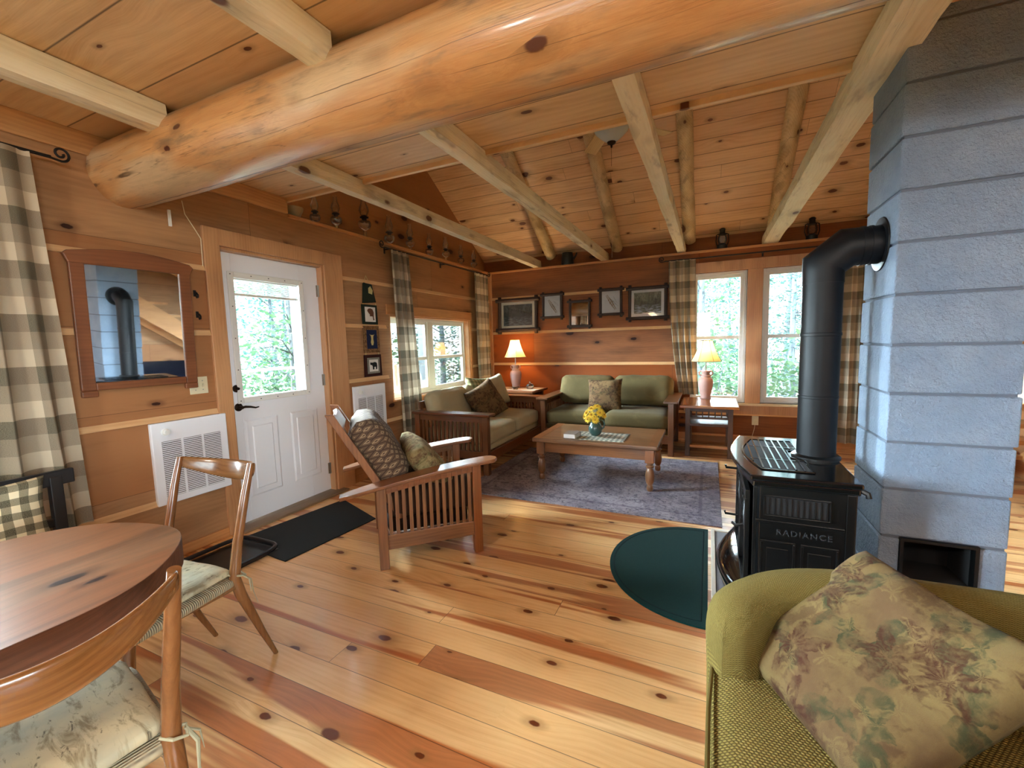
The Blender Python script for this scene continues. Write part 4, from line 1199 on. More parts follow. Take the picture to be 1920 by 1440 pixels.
p_ = quad_yz('moose_panel', [(-0.115, -0.235), (0.115, -0.235), (0.11, 0.035), (-0.11, 0.035)], 0, 0.010, QT, wh, 0.003)
quad_yz('blue_field', [(-0.07, -0.195), (0.075, -0.195), (0.072, -0.005), (-0.07, -0.005)], 0.010, 0.012, QB, p_)
moose = [(-0.03, -0.05), (-0.012, -0.07), (-0.01, -0.10), (-0.018, -0.13), (-0.008, -0.16), (0.012, -0.16), (0.022, -0.13), (0.016, -0.10), (0.018, -0.07), (0.035, -0.05), (0.016, -0.06), (0.003, -0.055), (-0.012, -0.06)]
quad_yz('moose_head', moose, 0.012, 0.014, QY, p_)
p_ = quad_yz('bear_panel', [(-0.125, -0.475), (0.125, -0.475), (0.12, -0.255), (-0.12, -0.255)], 0, 0.012, QM, wh, 0.003)
quad_yz('grey_field', [(-0.085, -0.445), (0.09, -0.445), (0.09, -0.285), (-0.085, -0.285)], 0.012, 0.014, QGR, p_)
quad_yz('white_field', [(-0.06, -0.425), (0.065, -0.425), (0.065, -0.305), (-0.06, -0.305)], 0.014, 0.0155, PAPER, p_)
bear = [(-0.05, -0.345), (-0.045, -0.33), (-0.03, -0.335), (-0.015, -0.335), (0.02, -0.33), (0.045, -0.34), (0.05, -0.37), (0.045, -0.405), (0.03, -0.405), (0.03, -0.38), (0.005, -0.38), (0.005, -0.405), (-0.015, -0.405), (-0.015, -0.375), (-0.025, -0.36), (-0.045, -0.358)]
quad_yz('bear', bear, 0.0155, 0.017, SIL, p_)
for z in (0.25, 0.042, -0.245):
    for y in (-0.09, 0.09): MB().tube([(0.005, y, z - 0.012), (0.005, y, z + 0.012)], 0.004, 6).build('fabric_loop', QY, parent=wh)
MB().tube([(0.004, -0.06, 0.455), (0.004, -0.03, 0.53), (0.004, 0.02, 0.455)], 0.003, 5).build('hanging_cord', QY, parent=wh)

# loose wire and stick on wall under the log
tag(MB().cbox((0.012, 1.656, 2.17), (0.012, 0.014, 0.10)).build('white_wire_channel', VINYL), 'short white plastic wire channel on the wall under the log beam', 'wire channel')
tag(MB().tube([(0.006, 1.74, 2.30), (0.006, 1.75, 2.22), (0.006, 1.80, 2.14), (0.006, 1.835, 2.08), (0.006, 1.832, 1.9)], 0.003, 6).build('cord', CREAM), 'thin pale cord running down the wall to the door casing', 'cord')

# ------------------------------------------------------------------ curtains and rods
def curtain(name, label, grp, axis, wallpos, a0, a1, zt, zb, folds, amp, b0=None, b1=None, full=1.7, seed=0.0, ease=1.0, mat=None):
    """hangs along axis 'y' (at x=wallpos) or 'x' (at y=wallpos)"""
    nu, nv = folds * 14 + 1, 30
    b0 = a0 if b0 is None else b0; b1 = a1 if b1 is None else b1
    mb = MB(); W0 = (a1 - a0) * full
    sgn = 1 if axis == 'y' else -1
    def fn(u, v):
        z = zb + (zt - zb) * v; t = (1 - v) ** ease
        lo = a0 + (b0 - a0) * t; hi = a1 + (b1 - a1) * t
        ph = noise.noise(Vector((u * 4, seed, 0.0))) * 1.2 + noise.noise(Vector((u * 3, v * 1.4, seed + 4))) * 0.9 * (1 - v)
        am = amp * (0.55 + 0.55 * (1 - v)) * (0.7 + 0.6 * noise.noise(Vector((u * 5, seed + 2, v * 0.8))) )
        off = math.sin(u * folds * 2 * PI + ph) * am
        s = lo + (hi - lo) * u + math.cos(u * folds * 2 * PI + ph) * am * 0.35 
        if axis == 'y': return (wallpos + off, s, z)
        return (s, wallpos - off, z)
    mb.grid(fn, nu, nv, uvfn=lambda u, v: (u * W0 + seed * 0.05, (zb + (zt - zb) * v)))
    o = mb.build(name, mat or CURT)
    return tag(o, label, 'curtain', grp)
def rod(label, axis, wallpos, a0, a1, z, scroll_a=True, scroll_b=True, wall=0.0):
    t = thing('curtain_rod', label, 'curtain rod', (wallpos, a0, z) if axis == 'y' else (a0, wallpos, z), group='black iron curtain rods')
    def P(s, h=0.0): return (0, s, h) if axis == 'y' else (s, 0, h)
    L = a1 - a0
    MB().tube([P(0.07), P(L - 0.07)], 0.008, 10).build('rod', IRON, parent=t, smooth=True)
    def scroll(s0, d):
        pts = []
        for k in range(26):
            a = 2.6 * PI * k / 25; rr = 0.036 * (1 - k / 34)
            pts.append(P(s0 + d * (0.05 - math.sin(a) * rr - 0.02), -0.036 * 0 + 0.028 - math.cos(a) * rr))
        pts = [P(s0 + d * 0.07 + d * 0.02), ] + pts
        MB().tube(pts, 0.006, 8).build('scroll_finial', IRON, parent=t, smooth=True)
    if scroll_a: scroll(0, 1)
    if scroll_b: scroll(L, -1)
    for s in (0.16, L / 2, L - 0.16):
        mb = MB()
        if axis == 'y': mb.tube([(0, s, 0), (-(wallpos - wall), s, 0)], 0.006, 8); mb.cbox((-(wallpos - wall) + 0.003, s, -0.01), (0.006, 0.02, 0.06))
        else: mb.tube([(s, 0, 0), (s, wall - wallpos, 0)], 0.006, 8); mb.cbox((s, wall - wallpos - 0.003, -0.01), (0.02, 0.006, 0.06))
        mb.build('bracket', IRON, parent=t)
    return t
rod('black scroll ended curtain rod above the sofa window', 'y', 0.085, 3.50, 5.90, 2.335)
rod('black scroll ended curtain rod above the twin back windows', 'x', 5.945, 2.52, 4.85, 2.310, wall=6.03)
rod('black scroll ended curtain rod above the dining window at the left edge', 'y', 0.085, -0.95, 1.175, 2.325)
grp = 'buffalo check curtains'
curtain('curtain', 'grey and cream check curtain left of the sofa window', grp, 'y', 0.085, 3.66, 3.95, 2.33, 0.04, 4, 0.040, 3.72, 4.10, seed=1.0)
curtain('curtain', 'grey and cream check curtain in the corner, right of the sofa window', grp, 'y', 0.085, 5.42, 5.82, 2.33, 0.68, 4, 0.038, 5.46, 5.84, seed=2.0)
curtain('curtain', 'check curtain tucked behind the end table, left of the back windows', grp, 'x', 5.945, 2.63, 2.95, 2.305, 0.60, 4, 0.036, 2.76, 3.00, seed=3.3, ease=2.0)
curtain('curtain', 'check curtain seen between the stove pipe and the chimney', grp, 'x', 5.945, 4.42, 4.80, 2.305, 0.08, 4, 0.036, seed=4.1)
curtain('curtain', 'large grey and cream check curtain at the left edge, beside the framed mirror', grp, 'y', 0.10, 0.50, 1.02, 2.32, 0.42, 5, 0.045, 0.42, 1.09, full=1.5, seed=5.5)

# ------------------------------------------------------------------ Morris chair
mc = thing('morris_chair', 'slatted oak reclining armchair with cushions, standing on the bare floor before the sofa', 'armchair', (1.37, 1.87, 0.0), (0, 0, R(44)))
MW, ML = 0.62, 0.635
def arm_z(u):      # top surface of the bowed arm
    t = (u + 0.2) / 0.95
    return 0.478 + 0.125 * (1 - (1 - max(0, min(1, t))) ** 1.6)
for side, y0 in ((0, 0.0), (1, MW)):
    for u, top in ((0.0, arm_z(0.03) - .02), (ML - 0.055, arm_z(ML) - .02)):
        MB().box((u, y0, 0), (u + 0.055, y0 + 0.05, top)).build('leg', W_OAKZ, parent=mc, bevel=0.004)
    MB().box((0.055, y0 + 0.012, 0.115), (ML - 0.055, y0 + 0.038, 0.205)).build('lower_rail', W_OAK, parent=mc, bevel=0.002)
    mb = MB(); n = 16
    lo = [(0.055 + (ML - .11) * k / n, arm_z(0.055 + (ML - .11) * k / n)) for k in range(n + 1)]
    for k in range(n):
        (a, za), (b, zb_) = lo[k], lo[k + 1]
        mb.hexa([(a, y0 + .012, za - .07), (b, y0 + .012, zb_ - .07), (b, y0 + .038, zb_ - .07), (a, y0 + .038, za - .07)],
                [(a, y0 + .012, za - .02), (b, y0 + .012, zb_ - .02), (b, y0 + .038, zb_ - .02), (a, y0 + .038, za - .02)])
    mb.build('upper_rail', W_OAK, parent=mc, bevel=0.002)
    mb = MB(); ns = 13
    for k in range(ns):
        u = 0.055 + (ML - 0.11) * (k + 0.5) / ns
        mb.box((u - 0.0105, y0 + 0.018, 0.20), (u + 0.0105, y0 + 0.032, arm_z(u) - 0.06))
    mb.build('side_slats', W_OAKZ, parent=mc)
    # arm
    def arm(uu, vv, y0=y0):
        k = uu; L0, L1 = -0.20, 0.745
        u = L0 + (L1 - L0) * vv
        wdt = 0.062 * (1 if vv > 0.25 else 0.72 + 0.28 * vv / 0.25)
        if vv > 0.93: wdt *= math.sqrt(max(0.0, 1 - ((vv - 0.93) / 0.07) ** 2)) * 0.75 + 0.25
        if vv < 0.03: wdt *= 0.8
        prof = [(-1, -1), (0, -1), (1, -1), (1, 1), (0, 1), (-1, 1)][int(round(uu * 6)) % 6]
        return (u, y0 + 0.025 + prof[0] * wdt, arm_z(u) + (-0.022 if prof[1] < 0 else 0.0))
    mb = MB(); mb.grid(arm, 6, 40, closed_u=True)
    mb.bm.verts.ensure_lookup_table()
    mb.bm.faces.new([mb.bm.verts[k] for k in range(6)][::-1]); mb.bm.faces.new([mb.bm.verts[39 * 6 + k] for k in range(6)])
    o = mb.build('armrest', W_OAK, parent=mc, bevel=0.005, seg=3)
    for p in o.data.polygons: p.use_smooth = False
MB().box((ML - .045, 0.05, 0.20), (ML - .015, MW, 0.30)).build('front_rail', W_OAKZ, parent=mc, bevel=0.003); MB().box((0.01, 0.05, 0.17), (0.04, MW, 0.25)).build('rear_rail', W_OAKZ, parent=mc, bevel=0.003)
BA = Vector((0.15, 0, 0.27)); BB = Vector((-0.235, 0, 0.955)); bd = (BB - BA)
nb_ = Vector((bd.z, 0, -bd.x)).normalized()
for y0 in (0.075, 0.535):
    mb = MB()
    prof = [(0.0, .0), (1.0, 0.0)]
    a, b = BA, BB
    q = [a - nb_ * .022, a + nb_ * .022, b + nb_ * .020 + bd.normalized() * -0.03, b - nb_ * .022]
    mb._t([(p.x, y0, p.z) for p in q] + [(p.x, y0 + .045, p.z) for p in q], [(0, 1, 2, 3), (7, 6, 5, 4), (0, 4, 5, 1), (1, 5, 6, 2), (2, 6, 7, 3), (3, 7, 4, 0)])
    mb.build('back_post', W_OAKZ, parent=mc, bevel=0.004)
for i, (t, hh_) in enumerate(((0.90, 0.115), (0.66, 0.05), (0.46, 0.05), (0.26, 0.05))):
    c = BA + bd * t; mb = MB()
    if i == 0:
        pts = [(0.12, -.06), (0.535, -.06), (0.535, 0.02), (0.46, 0.045), (0.40, 0.030), (0.33, 0.03), (0.26, 0.03), (0.20, 0.045), (0.12, 0.02)]
        m_ = Matrix.Translation(c) @ Matrix((( 0, bd.normalized().x, nb_.x, 0), (1, 0, 0, 0), (0, bd.normalized().z, nb_.z, 0), (0, 0, 0, 1)))
        mb.prism(pts, -0.012, 0.012, m=m_)
    else: mb.cbox((c.x, 0.3275, c.z), (0.022, 0.415, hh_), rot=(0, math.atan2(bd.x, bd.z), 0))
    mb.build('back_slat', W_OAKZ, parent=mc, bevel=0.003)
tilt = math.atan2(bd.x, bd.z)
def place(loc, rx, ry, rz): return Matrix.Translation(Vector(loc)) @ Euler((rx, ry, rz)).to_matrix().to_4x4()
mb = MB(); mb.softbox((0, 0, 0), (0.56, 0.525, 0.18), 0.05, 0.012, n=12, nz=0.006); mb.build('seat_cushion', DIAM, parent=mc, loc=(0.335, 0.335, 0.365))
MB().softbox((0.31, 0.335, 0.235), (0.50, 0.53, 0.09), 0.02, n=6).build('seat_deck', fabric('dark_brown_upholstery', hexc('2A1C14'), hexc('1E130D'), 300), parent=mc)
c = BA + bd * 0.52 + nb_ * 0.10
o = MB().pillow(0.54, 0.50, 0.24, seed=3.0, nz=0.010, n=28).build('back_cushion', DIAM, parent=mc)
# pillow local: x width, y up, z thickness
Mx = Matrix((Vector((0, 1, 0)), bd.normalized(), nb_)).transposed().to_4x4(); Mx.translation = Vector((c.x, 0.34, c.z))
o.matrix_local = Mx
tp_ = MB().pillow(0.42, 0.40, 0.17, seed=9.0).build('throw_pillow', CUSH_GR)
mcw = Matrix.Translation(Vector((1.37, 1.87, 0))) @ Matrix.Rotation(R(44), 4, 'Z')
d2 = Vector((-0.62, 0, 0.80)).normalized(); n2 = Vector((d2.z, 0, -d2.x))
Mx = Matrix((Vector((0, 1, 0)), d2, n2)).transposed().to_4x4(); Mx = Mx @ Matrix.Rotation(R(8), 4, 'Z'); Mx.translation = Vector((0.335, 0.28, 0.555))
tp_.matrix_world = mcw @ Mx
tag(tp_, 'olive floral throw pillow leaning in the slatted oak armchair', 'pillow', 'throw pillows')

# ------------------------------------------------------------------ mission sofas
def sofa(label, loc, rz, W, D, cmat, back_h=0.80, dark=True, bw=0.10):
    wz, wx, wy = W_MISSZ, W_MISS, W_MISSY
    t = thing('slatted_sofa', label, 'sofa', loc, (0, 0, rz), 'mission sofas')
    h = 0.63
    for sx in (-1, 1):
        for sy in (-1, 1):
            x = sx * (W / 2 - 0.075); y = sy * (D / 2 - 0.05)
            MB().box((x - .03, y - .03, 0), (x + .03, y + .03, h - .025)).build('leg', wz, parent=t, bevel=0.004)
        x = sx * (W / 2 - .075)
        mb = MB(); mb.box((x - .075, -D / 2 - .02, h - .025), (x + .075, D / 2 - .02, h)); mb.build('armrest', wy, parent=t, bevel=0.006, seg=3)
        MB().box((x - .013, -D / 2 + .08, .16), (x + .013, D / 2 - .08, .24)).build('lower_rail', wy, parent=t, bevel=0.002); MB().box((x - .013, -D / 2 + .08, h - .095), (x + .013, D / 2 - .08, h - .025)).build('upper_rail', wy, parent=t, bevel=0.002)
        mb = MB(); ns = 15
        for k in range(ns):
            y = -D / 2 + .085 + (D - .17) * (k + .5) / ns
            mb.box((x - .008, y - .012, .23), (x + .008, y + .012, h - .09))
        mb.build('side_slats', wz, parent=t)
        mb = MB()   # curved corbel under the front of the arm
        y = -D / 2 + .02
        mb.prism([(-D / 2 + .08, .38), (-D / 2 + .08, h - .026), (-D / 2 + .15, h - .026), (-D / 2 + .125, .55), (-D / 2 + .10, .48)], x - .014, x + .014, m=MYZ)
        mb.build('corbel', wy, parent=t, bevel=0.003)
    MB().box((-W / 2 + .10, -D / 2 + .02, .14), (W / 2 - .10, -D / 2 + .045, .235)).build('front_rail', wx, parent=t, bevel=0.003)
    mb = MB(); mb.box((-W / 2 + .10, D / 2 - .06, .14), (W / 2 - .10, D / 2 - .035, .24)); mb.box((-W / 2 + .10, D / 2 - .06, back_h - .16), (W / 2 - .10, D / 2 - .035, back_h - .08))
    for k in range(16):
        x = -W / 2 + .10 + (W - .2) * (k + .5) / 16; mb.box((x - .014, D / 2 - .055, .24), (x + .014, D / 2 - .04, back_h - .16))
    mb.build('back_frame', wz, parent=t, bevel=0.002)
    MB().softbox((0, -0.01, .265), (W - .19, D - .13, .07), .02, n=6).build('deck', cmat, parent=t)
    cw = (W - .20) / 2
    for s in (-1, 1):
        MB().softbox((0, 0, 0), (cw - .008, D - .17, .165), .045, .016, n=12, nz=0.005, seed=s * 2.0).build('seat_cushion', cmat, parent=t, loc=(s * cw / 2, -0.045, .375))
        o = MB().softbox((0, 0, 0), (cw - .01, .37, .17), .07, .022, n=12, nz=0.010, seed=s * 3.0 + W).build('back_cushion', cmat, parent=t)
        o.location = (s * cw / 2, D / 2 - .19, .455 + (back_h - .455) / 2 + .01); o.rotation_euler = (R(76), 0, 0)
    return t
sofa('pale linen slatted oak sofa under the left window', (0.70, 4.47, 0.0), R(90), 1.64, 0.92, SOFA2, 0.80)
sofa('sage green slatted oak loveseat against the back wall', (1.985, 5.46, 0.0), 0, 1.67, 0.90, SOFA, 0.86)
def put_pillow(name, label, mat, w_, h_, t_, loc, fwd, up, roll=0.0, seed=1.0, grp='throw pillows'):
    fwd = Vector(fwd).normalized(); up = Vector(up); up = (up - fwd * up.dot(fwd)).normalized(); rt = up.cross(fwd)
    o = MB().pillow(w_, h_, t_, seed=seed, n=26).build(name, mat)
    Mx = Matrix((rt, up, fwd)).transposed().to_4x4() @ Matrix.Rotation(roll, 4, 'Z'); Mx.translation = Vector(loc)
    o.matrix_world = Mx
    return tag(o, label, 'pillow', grp)
put_pillow('throw_pillow', 'brown floral throw pillow in the middle of the sage green loveseat', CUSH_BR, 0.44, 0.42, 0.16, (1.93, 5.39, 0.635), (0, -1, 0.30), (0, 0, 1), R(2), 4.0)
put_pillow('throw_pillow', 'brown floral throw pillow tipped against the back of the pale sofa', CUSH_BR, 0.46, 0.46, 0.17, (0.71, 4.50, 0.635), (1, -0.45, 0.45), (0, 0, 1), R(22), 7.0)
GPL = checks('sage_plaid', (hexc('A8A27C'), hexc('7C7E5C'), hexc('56603F')), 0.03, 0.03, 2, 2, trans=0.0)
put_pillow('throw_pillow', 'sage green plaid throw pillow behind the brown one on the pale sofa', GPL, 0.44, 0.42, 0.14, (0.50, 4.74, 0.70), (1, -0.2, 0.35), (0, 0, 1), R(-6), 8.0)
put_pillow('throw_pillow', 'pale linen pillow in the far corner of the pale sofa', SOFA2, 0.46, 0.42, 0.17, (0.56, 4.98, 0.69), (1, -0.35, 0.3), (0, 0, 1), R(10), 8.5)

# ------------------------------------------------------------------ coffee table and what is on it
ct = thing('coffee_table', 'oak coffee table with turned legs on the grey rug', 'coffee table', (2.17, 4.115, 0.008))
mb = MB(); mb.box((-.57, -.385, .374), (.57, .385, .412)); mb.build('tabletop', W_OAK, parent=ct, bevel=0.010, seg=3)
mb = MB(); 
for a, b in (((-.50, -.325, .27), (.50, -.305, .374)), ((-.50, .305, .27), (.50, .325, .374)), ((-.515, -.31, .27), (-.495, .31, .374)), ((.495, -.31, .27), (.515, .31, .374))): mb.box(a, b)
mb.build('apron', W_OAK, parent=ct, bevel=0.003)
mb = MB(); mb.box((-.565, -.38, .4125), (-.49, .38, .4135)); mb.box((.49, -.38, .4125), (.565, .38, .4135)); mb.build('breadboard_end', W_OAKZ, parent=ct)
LP = [(.020, 0), (.026, .008), (.028, .03), (.024, .05), (.020, .055), (.026, .062), (.036, .09), (.039, .13), (.034, .17), (.026, .20), (.022, .205), (.034, .212), (.036, .225), (.024, .232), (.030, .245), (.036, .255)]
for x in (-.50, .50):
    for y in (-.32, .32):
        mb = MB(); mb.lathe(LP, (x, y, 0), 20); mb.build('leg', W_OAKZ, parent=ct, smooth=True)
        MB().box((x - .038, y - .038, .255), (x + .038, y + .038, .374)).build('leg_block', W_OAKZ, parent=ct, bevel=0.003)
ZT = 0.4205 + 0.0015
mb = MB(); mb.grid(lambda u, v: (1.905 + .54 * u + .006 * math.sin(v * 40), 3.79 + .36 * v + .004 * math.sin(u * 60), ZT + .0022), 40, 24, uvfn=lambda u, v: (u * .54, v * .36))
o = mb.build('table_runner', RUNNER); m_ = o.modifiers.new('s', 'SOLIDIFY'); m_.thickness = 0.0025
tag(o, 'grey and cream plaid runner with scalloped edge on the coffee table', 'table runner')
bk = thing('book', 'small thick pale book lying on the left end of the runner', 'book', (1.955, 3.86, ZT + .0035), (0, 0, R(-4)))
MB().box((-.055, -.075, .002), (.055, .072, .040)).build('pages', PAPER, parent=bk); mb = MB(); mb.box((-.058, -.078, 0), (.058, .075, .002)); mb.box((-.058, -.078, .040), (.058, .075, .043)); mb.box((-.058, .073, 0), (.058, .076, .043)); mb.build('cover', plain('book_cover', hexc('7E6E64'), 0.5, vary=.2), parent=bk)
VX, VY = 2.145, 4.00
vs_ = thing('vase', 'blue green glazed jug holding yellow flowers on the coffee table', 'vase', (VX, VY, ZT + .003))
MB().lathe([(.034, 0), (.040, .004), (.058, .03), (.066, .06), (.063, .085), (.048, .115), (.040, .135), (.042, .150), (.047, .162), (.043, .162), (.036, .14), (.03, .12)], seg=32, cap=False).build('body', VASE, parent=vs_, smooth=True)
MB().tube([(.045, 0, .152), (.075, 0, .145), (.088, 0, .115), (.080, 0, .08), (.062, 0, .065)], .007, 8).build('handle', VASE, parent=vs_, smooth=True)
def flower(loc, face, rr, seed, lbl):
    t = thing('chrysanthemum', lbl, 'flower', loc, group='yellow chrysanthemums in the vase')
    f = Vector(face).normalized(); q = f.to_track_quat('Z', 'Y').to_matrix().to_4x4()
    mb = MB(); random.seed(seed)
    for ring_, (n, L, el) in enumerate(((16, 1.0, 8), (14, .85, 28), (11, .65, 48), (7, .42, 66))):
        for k in range(n):
            a = 2 * PI * (k + random.random() * .5) / n; e = R(el + random.uniform(-6, 6)); l_ = rr * L * random.uniform(.9, 1.08)
            d = Vector((math.cos(a) * math.cos(e), math.sin(a) * math.cos(e), math.sin(e))); s = Vector((-math.sin(a), math.cos(a), 0)) * rr * .13
            up = Vector((0, 0, rr * .06))
            p = [Vector((0, 0, 0)), d * l_ * .55 + s, d * l_, d * l_ * .55 - s, d * l_ * .6 + up]
            mb._t([q @ v for v in p], [(0, 1, 4), (1, 2, 4), (2, 3, 4), (3, 0, 4), (0, 3, 2, 1)])
    mb.build('petals', YEL, parent=t)
    base = Vector((VX, VY, ZT + .06)) - Vector(loc)
    MB().tube([(0, 0, 0), -f * .03, base * .6 + Vector((0, 0, .01)), base], .0025, 5).build('stem', GREENL, parent=t)
    MB().lathe([(rr * .2, rr * .3), (rr * .14, rr * .45), (0, rr * .5)], seg=10, m=q).build('heart', YELC, parent=t)
fl_ = [((-.075, -.02, .215), (-.8, -.5, .5)), ((-.055, -.05, .165), (-.5, -.9, .1)), ((-.02, -.055, .205), (-.1, -1, .5)), ((-.03, -.02, .255), (-.2, -.5, 1)), ((.02, .0, .275), (.2, -.3, 1)),
       ((.05, -.035, .225), (.5, -.8, .5)), ((.075, .0, .20), (.9, -.3, .4)), ((.0, .05, .25), (0, .6, 1)), ((-.10, .02, .18), (-1, 0, .3)), ((.015, -.06, .165), (.1, -1, .0)), ((.05, .04, .23), (.6, .5, .8))]
for i, (p, f) in enumerate(fl_):
    flower((VX + p[0], VY + p[1], ZT + p[2]), f, .046, 30 + i, 'yellow chrysanthemum bloom in the blue green jug')
random.seed(11)

# ------------------------------------------------------------------ end tables and lamps
et = thing('end_table', 'dark end table with light top and two shelves, right of the loveseat', 'end table', (3.13, 5.43, 0))
MB().box((-.295, -.37, .555), (.295, .37, .585)).build('tabletop', W_ENDT, parent=et, bevel=.006, seg=3)
for x in (-.215, .215):
    for y in (-.27, .27): MB().box((x - .025, y - .025, 0), (x + .025, y + .025, .555)).build('leg', W_END, parent=et, bevel=.003)
for y in (-.27, .27):
    mb = MB(); mb.box((-.19, y - .012, .515), (.19, y + .012, .555)); mb.box((-.19, y - .012, .425), (.19, y + .012, .445)); mb.build('rail', W_END, parent=et)
    mb = MB(); [mb.box((-.19 + .38 * k / 6 - .006, y - .006, .445), (-.19 + .38 * k / 6 + .006, y + .006, .515)) for k in range(1, 6)]; mb.build('spindles', W_END, parent=et)
for x in (-.215, .215):
    mb = MB(); mb.box((x - .012, -.245, .515), (x + .012, .245, .555)); mb.box((x - .012, -.245, .425), (x + .012, .245, .445)); mb.build('rail', W_END, parent=et)
MB().box((-.20, -.29, .345), (.20, .27, .375)).build('shelf', W_END, parent=et, bevel=.003)
MB().box((-.20, -.29, .10), (.20, .27, .13)).build('shelf', W_ENDT, parent=et, bevel=.003)

kt = thing('corner_table', 'mission oak corner table between the two sofas', 'side table', (0.56, 5.66, 0))
MB().box((-.42, -.30, .625), (.40, .30, .655)).build('tabletop', W_MISS, parent=kt, bevel=.008, seg=3)
for x in (-.34, .32):
    for y in (-.24, .24): MB().box((x - .025, y - .025, 0), (x + .025, y + .025, .625)).build('leg', W_MISSZ, parent=kt, bevel=.003)
MB().box((-.32, -.24, .14), (.30, .24, .165)).build('shelf', W_MISS, parent=kt, bevel=.003)
mb = MB(); mb.box((-.32, -.25, .545), (.30, -.23, .625)); mb.box((-.32, .23, .545), (.30, .25, .625)); mb.build('apron', W_MISS, parent=kt)

def table_lamp(label, loc, watts, sh=1.0):
    t = thing('table_lamp', label, 'lamp', loc, group='pink clay table lamps')
    MB().lathe([(.0, 0), (.062, 0), (.064, .006), (.060, .014), (.055, .03), (.068, .09), (.082, .16), (.085, .205), (.076, .245), (.056, .262), (.055, .272), (.058, .276), (.046, .284), (.045, .315), (.056, .335), (.058, .343), (.040, .345)], seg=32).build('base', TERRA, parent=t, smooth=True)
    for s in (-1, 1):
        MB().tube([(s * .044, 0, .288), (s * .058, 0, .285), (s * .072, 0, .297), (s * .076, 0, .315), (s * .066, 0, .332), (s * .054, 0, .334)], .008, 8).build('handle', TERRA, parent=t, smooth=True)
    MB().tube([(0, 0, .34), (0, 0, .44)], .008, 8).build('stem', STEEL, parent=t)
    mb = MB()
    def prof(v): return 0.072 + 0.098 * (v ** 1.45)     # v 0 top .. 1 bottom
    zt, zb = .705, .455
    def shade(u, v):
        a = 2 * PI * u; k = u * 6 - math.floor(u * 6); sc = 1 - .045 * math.sin(k * PI) * 1.0
        r_ = prof(v) * (.97 + .03 * 0) * sc
        return (r_ * math.cos(a), r_ * math.sin(a), zt + (zb - zt) * v)
    mb.grid(shade, 48, 14, closed_u=True); sh_ = mb.build('lamp_shade', SHADE, parent=t)
    mb = MB()
    for k in range(6):
        a = 2 * PI * k / 6; mb.tube([(prof(v / 12) * 1.005 * math.cos(a), prof(v / 12) * 1.005 * math.sin(a), zt + (zb - zt) * v / 12) for v in range(13)], .0022, 5)
    for v in (0.0, 1.0): mb.tube([((lambda p: (p[0] * 1.01, p[1] * 1.01, p[2]))(shade(k / 48, v))) for k in range(49)], .003, 5)
    mb.build('piping', PIPING, parent=sh_)
    MB().lathe([(0.0, .500), (.018, .505), (.030, .53), (.030, .555), (.02, .575), (0, .58)], seg=16).build('bulb', plain('warm_bulb_' + str(int(watts)), (1, .8, .5), .5, emit=(1.0, .62, .28), es=watts * 0.8), parent=t, smooth=True)
    l = bpy.data.lights.new('lamp_light', 'POINT'); l.energy = watts; l.color = (1.0, .62, .30); l.shadow_soft_size = 0.03
    lo = bpy.data.objects.new('lamp_light', l); COL.objects.link(lo); lo.parent = t; lo.location = (0, 0, .60)
    return t
LAMP_L = 11.0; LAMP_R = 5.0
table_lamp('lit pink clay table lamp on the corner table, glowing on the wall', (0.545, 5.74, .660), LAMP_L)
table_lamp('pink clay table lamp on the end table, in front of the back window', (3.09, 5.70, .585), LAMP_R)
# tray, doily and glass on the corner table
o = MB().prism([(-.40, -.17), (.36, -.17), (.40, .12), (.30, .20), (-.38, .20)], 0, .004).build('doily', plain('lace', hexc('C4A890'), .9, bumps=1.0, bscale=60), loc=(.57, 5.66, .656)); tag(o, 'lace runner on the corner table under the lamp', 'doily')
gd = thing('candy_dish', 'clear glass lidded candy dish right of the corner lamp', 'glass dish', (.80, 5.66, .660))
CRY = glassy('crystal', (.95, .93, .88), .05, .22)
MB().lathe([(.02, 0), (.04, .003), (.055, .02), (.06, .045), (.057, .045), (.05, .02), (0, .012)], seg=12).build('bowl', CRY, parent=gd); MB().lathe([(.06, .046), (.045, .07), (.012, .082), (.006, .09), (.012, .10), (.0, .11)], seg=12).build('lid', CRY, parent=gd)
gb = thing('glass_bowl', 'small scalloped glass bowl in front of the corner lamp', 'glass dish', (.63, 5.53, .660))
MB().lathe([(.02, 0), (.03, .004), (.05, .03), (.058, .042), (.054, .042), (.03, .012), (0, .008)], seg=14).build('bowl', CRY, parent=gb)

